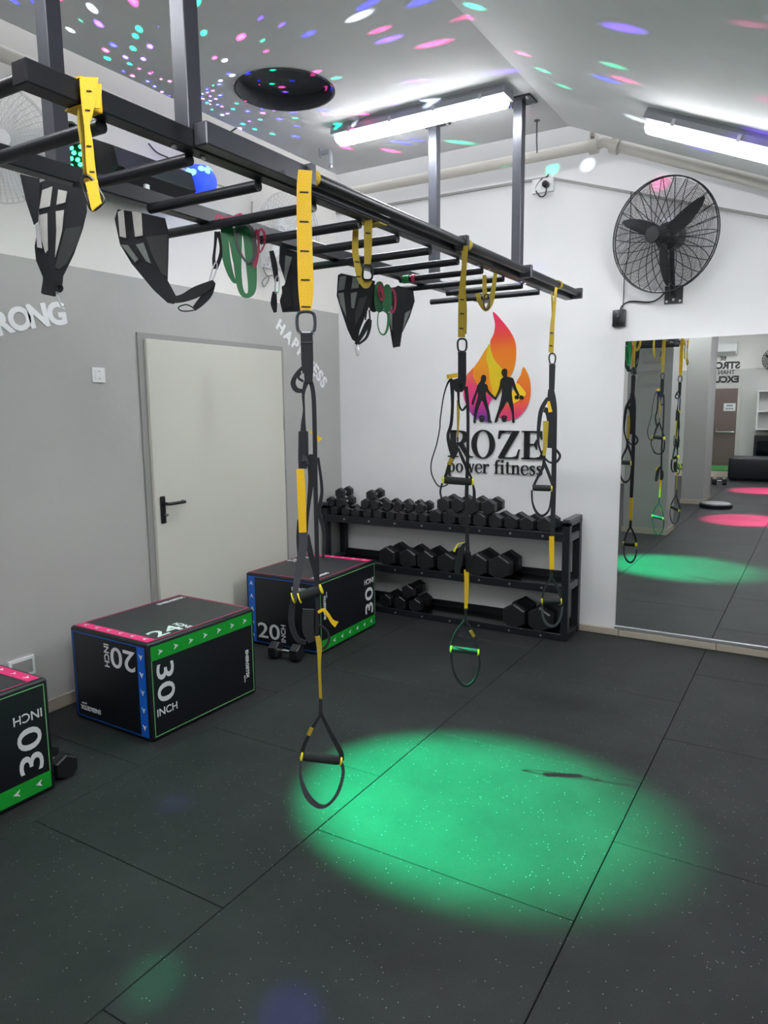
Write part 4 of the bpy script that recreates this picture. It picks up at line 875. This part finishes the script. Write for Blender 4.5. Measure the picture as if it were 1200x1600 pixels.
# ------------------------------------------------------------------ fans
def fan(label, c, axis, R, m, nb, rings, spokes, wire, blade_m, ang0=0., swirl=.5, depth=.11, group=None, wall=None, arm=True, wallx=None):
    t = thing('wall_fan', label, 'fan', c, 0, group); ax = V(axis).normalized()
    sd = V((0, 0, 1)).cross(ax).normalized(); u = ax.cross(sd)
    P3 = lambda r, a, h: sd*(r*math.cos(a))+u*(r*math.sin(a))+ax*h
    hd = lambda r: depth*(1-(r/R)**2.4)+.012
    for k, (h, rr) in enumerate(((.012, R), (-.012, R))):
        MB().tube([P3(rr, 2*math.pi*i/56, h) for i in range(56)], wire*2.2, 6, closed=True).build('rim', m, t, True)
    for sgn, nm in ((1, 'front_guard'), (-1, 'rear_guard')):
        mb = MB()
        for i in range(spokes):
            a = 2*math.pi*i/spokes+(.05 if sgn < 0 else 0)
            mb.tube([P3(r, a+sgn*swirl*(r/R-.2)**2, sgn*hd(r)) for r in [R*(.14+.86*j/8) for j in range(9)]], wire*1.3, 4)
        for j in range(rings):
            r = R*(.17+.81*j/rings)
            mb.tube([P3(r, 2*math.pi*i/48, sgn*hd(r)) for i in range(48)], wire*.62, 3, closed=True)
        mb.build(nm, m, t)
    MB().lathe([(.14*R, 0), (.15*R, .006), (.13*R, .014)], ax*(hd(.1*R)-.002), ax, 24).build('badge', BLKP if m is WIREB else PLASTIC, t, True)
    bl = thing  # blades
    for k in range(nb):
        a0 = ang0+2*math.pi*k/nb; mb = MB(); A = []
        for j in range(9):
            f = j/8; r = R*(.1+.8*f); wd = R*(.10+.13*math.sin(math.pi*min(1, f*.9+.12)))*(1 if f < .95 else .45); tw = .55-.25*f
            bend = a0+.12*f
            pl = P3(r, bend, .0); tg = (-sd*math.sin(bend)+u*math.cos(bend))
            A.append((pl-tg*wd*.5-ax*wd*.5*tw, pl+tg*wd*.5+ax*wd*.5*tw))
        vs = [[mb.bm.verts.new(p+ax*o_) for p in pr_ for o_ in (-.0025, .0025)] for pr_ in A]
        for p, q_ in zip(vs, vs[1:]):
            for i, j in ((0, 1), (1, 3), (3, 2), (2, 0)): mb.bm.faces.new((p[i], p[j], q_[j], q_[i]))
        mb.bm.faces.new([vs[0][i] for i in (0, 1, 3, 2)]); mb.bm.faces.new([vs[-1][i] for i in (0, 2, 3, 1)])
        mb.build('blade', blade_m, t, True)
    MB().lathe([(.09*R, -.05), (.14*R, -.03), (.14*R, .02), (.08*R, .04)], (0, 0, 0), ax, 20).build('hub', blade_m, t, True)
    MB().lathe([(.10*R, -.02), (.24*R, -.04), (.25*R, -.12), (.17*R, -.16)], (0, 0, 0), ax, 20).build('motor', blade_m, t, True)
    if wall is not None:
        wn = V(wall[1]); wp = V(wall[0])-V(c)
        MB().tube([-ax*.1, -ax*.1+(wp-(-ax*.1))*.35+V((0, 0, -.06)), wp+wn*.05+V((0, 0, .02)), wp+wn*.01], .017, 10, sm=4).build('arm', blade_m, t, True)
        s1 = V((0, 0, 1)).cross(wn)
        MB().hexa([wp+s1*a+V((0, 0, b_))+wn*z for z in (0, .014) for a, b_ in ((-.055, -.05), (.055, -.05), (.055, .06), (-.055, .06))]).build('mount_plate', blade_m, t)
        for a, b_ in ((-.04, -.036), (.04, -.036), (0, -.026)): MB().lathe([(.008, 0), (.008, .004)], wp+s1*a+V((0, 0, b_))+wn*.014, wn, 8).build('screw', BOLT, t)
    return t
FC = onY(1037, 368, 4.86); wp = onY(1053, 462, YB)
bf = fan('large black wall fan with wire cage beside the mirror and ceiling pipe', FC, (-.30, -1, -.10),   .335, WIREB, 3, 34, 26, .0018, BLKP, math.radians(-92), .22, .12, None, (wp, (0, -1, 0)))
q = lambda x, y, e: onY(x, y, YB-e)-FC
MB().tube([q(1040, 455, .05), q(1030, 466, .03), q(1015, 472, .02), q(985, 471, .015), q(972, 478, .015), q(969, 487, .02)], .005, 8, sm=5).build('cable', BLKP, bf, True)
MB().tube([q(986, 300, .02), q(984, 380, .012), q(976, 430, .01), q(974, 470, .01), q(972, 487, .02)], .003, 6, sm=5).build('pull_cord', BLKP, bf, True)
c = onY(969, 498, YB)
t = thing('fan_switch_box', 'small black speed control box on the white wall below the black fan', 'switch', c)
MB().box((-.042, -.045, -.055), (.042, 0, .055), .008, 2).build('case', BLKP, t, True)
MB().lathe([(.014, 0), (.012, .016)], (0, -.045, .015), (0, -1, 0), 14).build('dial', STEEL2, t, True)
c = onX(-6, 222, -3.22); fan('white wall fan with fine wire cage on the left wall beside the near post', c, (.9, -.35, -.12), .25, WIREW, 4, 14, 60, .0013, PLASTIC, .3, .2, .09, 'white wall fans', (V((XL, c.y+.1, c.z-.12)), (1, 0, 0)))
c = onX(452, 364, -3.22); fan('white wall fan with fine wire cage behind the yellow strap on the left wall', c, (.95, -.2, -.12), .26, WIREW, 4, 14, 44, .0012, PLASTIC, .8, .2, .09, 'white wall fans', (V((XL, c.y+.08, c.z-.14)), (1, 0, 0)))
# ------------------------------------------------------------------ sound and effect lights on the left wall
sp = thing('loudspeaker', 'black wedge loudspeaker mounted sideways high on the left wall', 'speaker', (0, 0, 0))
ya, yb = 2.62, 3.15
sec = [(-3.46, 2.80), (-3.24, 2.75), (-3.12, 2.83), (-3.15, 2.93), (-3.30, 2.99), (-3.46, 2.97)]
MB().poly([(x, ya, z) for x, z in sec], (0, yb-ya, 0)).build('cabinet', BLKP, sp)
MB().poly([(x, ya+.035, z) for x, z in ((-3.238, 2.745), (-3.117, 2.826), (-3.124, 2.836), (-3.244, 2.756))], (0, yb-ya-.07, 0)).build('grille', mat('speaker_grille', (26, 28, 32), .6, var=.4, scale=400), sp)
c = onX(224, 296, -3.19); c.x = -3.17; MB().box((c.x, c.y-.02, c.z-.014), (c.x+.02, c.y+.012, c.z+.02), .004, 1).build('badge', PRINT, sp)
MB().box((XL, 2.75, 2.85), (-3.45, 3.0, 2.93)).build('bracket', STEEL, sp)
def par(label, c, aim, col, led, nled=12):
    t = thing('par_light', label, 'stage light', c); ax = (V(aim)-V(c)).normalized()
    MB().lathe([(.05, -.14), (.07, -.13), (.085, 0), (.09, .03), (.082, .03), (.078, .012)], (0, 0, 0), ax, 24).build('housing', BLKP, t, True)
    for k in range(7): MB().lathe([(.074+.002*k, 0), (.08+.002*k, .003), (.074+.002*k, .006)], ax*(-.125+.016*k), ax, 20).build('cooling_fin', BLKP, t, True)
    face = MB().lathe([(.078, 0), (.078, .006)], ax*.01, ax, 24).build('lens_plate', mat('dark_lens_'+led, (8, 50, 30) if 'green' in led else (50, 10, 30), .2), t)
    a = ax.orthogonal().normalized(); b_ = ax.cross(a)
    for k in range(nled):
        r = .06 if k < 8 else .025; an = 2*math.pi*k/(8 if k < 8 else 4)
        MB().lathe([(.011, 0), (.009, .006), (.004, .008)], ax*.016+(a*math.cos(an)+b_*math.sin(an))*r, ax, 10).build('led', MATS[led], face, True)
    sdv = V((0, 0, 1)).cross(ax).normalized()
    MB().tube([sdv*.09, sdv*.1+V((0, 0, .08)), V((0, 0, .14)), -sdv*.1+V((0, 0, .08)), -sdv*.09], .008, 6, sm=3).build('yoke', STEEL, t, True)
    return t, ax
def spot(name, c, aim, col, power, ang, blend, parent=None, size=.03, tex=None):
    l = bpy.data.lights.new(name, 'SPOT'); l.color = col; l.energy = power; l.spot_size = math.radians(ang); l.spot_blend = blend; l.shadow_soft_size = size
    o = bpy.data.objects.new(name, l); COL.objects.link(o); o.location = c
    o.rotation_euler = (V(aim)-V(c)).to_track_quat('-Z', 'Y').to_euler()
    return o
emis('green_led', (40, 255, 150), 14.); emis('pink_led', (255, 60, 130), 14.)
gc = onX(116, 240, -3.22); ga = V((-1.20, 2.565, 0))
t, ax = par('black stage light with glowing green LEDs clamped high on the left wall', gc, ga, None, 'green_led')
spot('green_beam', gc+ax*.05, ga, (.0, 1., .36), 7400, 23.5, .75)
spot('green_spill', gc+ax*.05, ga, (.0, 1., .42), 60, 78, .6)
# dome light with many little lenses; an added bodiless spot nearby throws the dots
BALL = thing('disco_dome_light', 'glowing blue disco dome light half hidden behind the loudspeaker', 'stage light', onX(311, 286, -3.22))
bc = BALL.location.copy()
MB().lathe([(.001, -.10), (.06, -.085), (.09, -.05), (.102, 0), (.09, .05), (.06, .085), (.001, .10)], (0, 0, 0), (1, 0, .0), 28, caps=False).build('dome', emis('blue_dome', (40, 70, 255), 1.3), BALL, True)
for k in range(16):
    an = k*2.4; z = -.8+1.6*((k*.37) % 1); r = math.sqrt(1-z*z)
    MB().lathe([(.022, 0), (.018, .006)], V((.1*r*math.cos(an)*.98, .1*r*math.sin(an), .1*z)), V((r*math.cos(an), r*math.sin(an), z)), 12).build('lens', emis('pale_blue_lens', (120, 190, 255), 2.), BALL, True)
MB().lathe([(.05, 0), (.06, .06), (.06, .10)], (-.28, 0, 0), (1, 0, 0), 18).build('base', BLKP, BALL, True)
MB().tube([(-.2, 0, 0), (-.08, 0, 0)], .03, 12).build('neck', BLKP, BALL, True)
lp = spot('disco_dots', V((-3.0, 2.88, 2.74)), V((-1.7, 2.75, 3.5)), (1, 1, 1), 800, 150, .3, size=.0)
l = lp.data; l.use_nodes = True; nt = l.node_tree; em = nt.nodes['Emission']
tcn = nt.nodes.new('ShaderNodeTexCoord')
vo = nt.nodes.new('ShaderNodeTexVoronoi'); vo.inputs['Scale'].default_value = 13.; vo.inputs['Randomness'].default_value = .75
nt.links.new(tcn.outputs['Normal'], vo.inputs['Vector'])
lt = nt.nodes.new('ShaderNodeMapRange'); lt.inputs[1].default_value = .25; lt.inputs[2].default_value = .10; lt.inputs[3].default_value = 0; lt.inputs[4].default_value = 1; nt.links.new(vo.outputs['Distance'], lt.inputs[0])
sc = nt.nodes.new('ShaderNodeSeparateColor'); nt.links.new(vo.outputs['Color'], sc.inputs[0])
cr = nt.nodes.new('ShaderNodeValToRGB'); cr.color_ramp.interpolation = 'CONSTANT'; e = cr.color_ramp.elements
for i, (p, c_) in enumerate(((0, (.02, .02, 1)), (.34, (0, .9, .45)), (.55, (1, .04, .35)), (.74, (.18, .05, 1)), (.88, (.7, .8, 1)))):
    if i >= len(e): e.new(p)
    e[i].position = p; e[i].color = (*c_, 1)
nt.links.new(sc.outputs[0], cr.inputs[0]); nt.links.new(cr.outputs[0], em.inputs['Color'])
ml = nt.nodes.new('ShaderNodeMath'); ml.operation = 'MULTIPLY'; ml.inputs[1].default_value = 1.; nt.links.new(lt.outputs[0], ml.inputs[0]); nt.links.new(ml.outputs[0], em.inputs['Strength'])
# small coloured patches on the floor from the dome
for px, py, c_, pw in ((240, 1530, (0, 1, .5), 330), (455, 1590, (.12, .08, 1), 480), (272, 1255, (.1, .1, 1), 150)):
    q_ = onZ(px, py, 0); spot('dome_patch', V((-3.0, 3.2, 2.80)), q_, c_, pw, 3.2, .8)
# pink stage lights further back
for (x, y), aim in (((-.2, -2.2), (-.85, -1.02, 0)), ((-.2, -6.0), (-.9, -4.9, 0))):
    c = V((x, y, ZC-SL*(x-XC)-.2)); t, ax = par(('black stage light with pink LEDs aimed at the floor by the step board' if y > -3 else 'black stage light with pink LEDs aimed at the floor by the padded block'), c, aim, None, 'pink_led'); t['group'] = 'pink stage lights'
    spot('pink_beam', c+ax*.05, aim, (1., .03, .2), 4500, 24, .5)
# cables on the left wall
def cable(label, pts, m, r=.004, x=XL+.01):
    o = MB().tube([onX(px, py, x) for px, py in pts], r, 6, sm=6).build('wall_cable', m, None, True); return tag(o, label, 'cable')
cable('thin dark cable with red knot above the loudspeaker', [(232, 224), (245, 238), (262, 246), (275, 253), (290, 262)], BLKP, .004)
cable('thin grey cable drooping right of the blue dome', [(318, 275), (328, 286), (345, 290), (370, 300)], FRAMEM, .003)
cable('pair of thin grey cables hanging down to the coloured bands', [(394, 315), (395, 345), (408, 380), (412, 420), (420, 435), (413, 448), (410, 440), (418, 432), (426, 430)], FRAMEM, .004)
# ------------------------------------------------------------------ the end of the room seen in the mirror
pf = struct(MB().box((XL, YF, 0), (XR, -7.2, .14)).build('floor_platform', mat('cream_riser', (214, 204, 186), .6)))
MB().box((XL, YF, .14), (XR, -7.19, .158)).build('turf', TURF, pf)
d2 = struct(MB().box((-2.56, YF, .155), (-1.70, YF+.03, 2.0)).build('door_2', mat('pale_door_frame', (176, 174, 168), .5)))
MB().box((-2.50, YF+.02, .16), (-1.77, YF+.05, 1.94), .003, 1).build('door_leaf', BROWN, d2)
MB().tube([(-2.18, YF+.06, 1.0), (-2.18, YF+.11, .94), (-1.8, YF+.11, .94), (-1.8, YF+.06, .94)], .018, 8).build('push_bar', CHROME, d2, True)
MB().box((-2.35, YF+.05, .9), (-2.29, YF+.09, 1.05), .004, 1).build('lock', BLKP, d2)
nt_ = MB().box((-2.05, YF+.051, 1.42), (-1.80, YF+.054, 1.60)).build('paper_notice', PRINT, d2)
for z, a_, b_ in ((1.545, -1.86, -1.99), (1.475, -1.84, -2.01)):
    mb = MB(); n_ = 5
    for i in range(n_):
        x = a_+(b_-a_)*(i+.5)/n_; mb.box((x-.009, YF+.0541, z-.016), (x+.009, YF+.0555, z+.016))
    mb.build('notice_line', BLACKL, nt_)
ac = thing('air_conditioner', 'white split air conditioner above the wall slogan by the exit door', 'air conditioner', (-2.25, YF, 2.84))
MB().poly([(-.42, 0, -.14), (-.42, .14, -.14), (-.42, .20, -.06), (-.42, .20, .10), (-.42, .15, .15), (-.42, 0, .15)], (.84, 0, 0)).build('case', PLASTIC, ac)
MB().poly([(-.4, .142, -.139), (-.4, .196, -.067), (-.4, .199, -.07), (-.4, .146, -.143)], (.8, 0, 0)).build('louvre', FRAMEM, ac)
sg = thing('wall_lettering', 'black slogan lettering stacked in four lines above the brown exit door', 'lettering', (0, 0, 0))
# the slogan faces the room (+Y): its reading direction runs towards -X
for txt, xr, z, h, bold in (('BE', -2.06, 2.63, .09, .02), ('STRONGER', -1.76, 2.47, .15, .05), ('THAN YOUR', -1.86, 2.31, .09, .015), ('EXCUSES', -1.77, 2.15, .14, .05)):
    o = place_text('slogan_line', txt, (0, 0, 0), (-1, 0, 0), (0, 0, 1), h, BLACKL, sg, bold, .004)
    mxx = max(v.co.x for v in o.data.vertices); o.location = (xr-mxx, YF, z)
b = thing('equipment_bench', 'long low black padded block on the floor before the turf platform', 'bench', (-.6, -6.75, 0))
MB().box((-1.08, -.28, .02), (1.0, .28, .50), .06, 3).build('pad', VINYL, b, True)
MB().box((-1.0, -.22, 0), (.95, .22, .03)).build('base', STEEL, b)
c = dumbbell('l', -1.73, -5.62, .0725, math.radians(85), 'black hex dumbbell on the floor between the column and the padded block', None)
sb = thing('balance_board', 'black and white step board lying at the foot of the column', 'board', (-1.38, -2.12, 0))
MB().lathe([(.20, 0), (.24, .01), (.24, .055), (.22, .07)], (0, 0, 0), (0, 0, 1), 28).build('base', VINYL, sb, True)
MB().lathe([(.21, 0), (.20, .006)], (0, 0, .07), (0, 0, 1), 28).build('top', ALU, sb, True)
sh = thing('wall_shelf', 'white open wall shelf unit beside the exit wall corner', 'shelf', (-1.05, YF, 1.25))
for x in (-.28, .28): MB().box((x-.012, 0, -.25), (x+.012, .25, .62)).build('side', PLASTIC, sh)
for z in (-.25, .15, .6): MB().box((-.28, 0, z), (.28, .25, z+.02)).build('board', PLASTIC, sh)
fan('black wall fan above the white shelf unit by the exit', V((-1.05, YF+.2, 2.55)), (0, 1, -.1), .25, WIREB, 3, 12, 24, .003, BLKP, .4, .3, .1, None, (V((-1.05, YF, 2.4)), (0, 1, 0)))
cb = thing('kit_cabinet', 'dark cabinet with blue lit gear under the white shelf unit', 'cabinet', (-1.05, YF+.22, .158))
MB().box((-.3, -.2, 0), (.3, .2, .72), .01, 2).build('carcass', BLKP, cb)
MB().box((-.24, .2, .2), (.24, .205, .6)).build('glass_front', mat('dark_glass', (8, 14, 22), .1), cb)
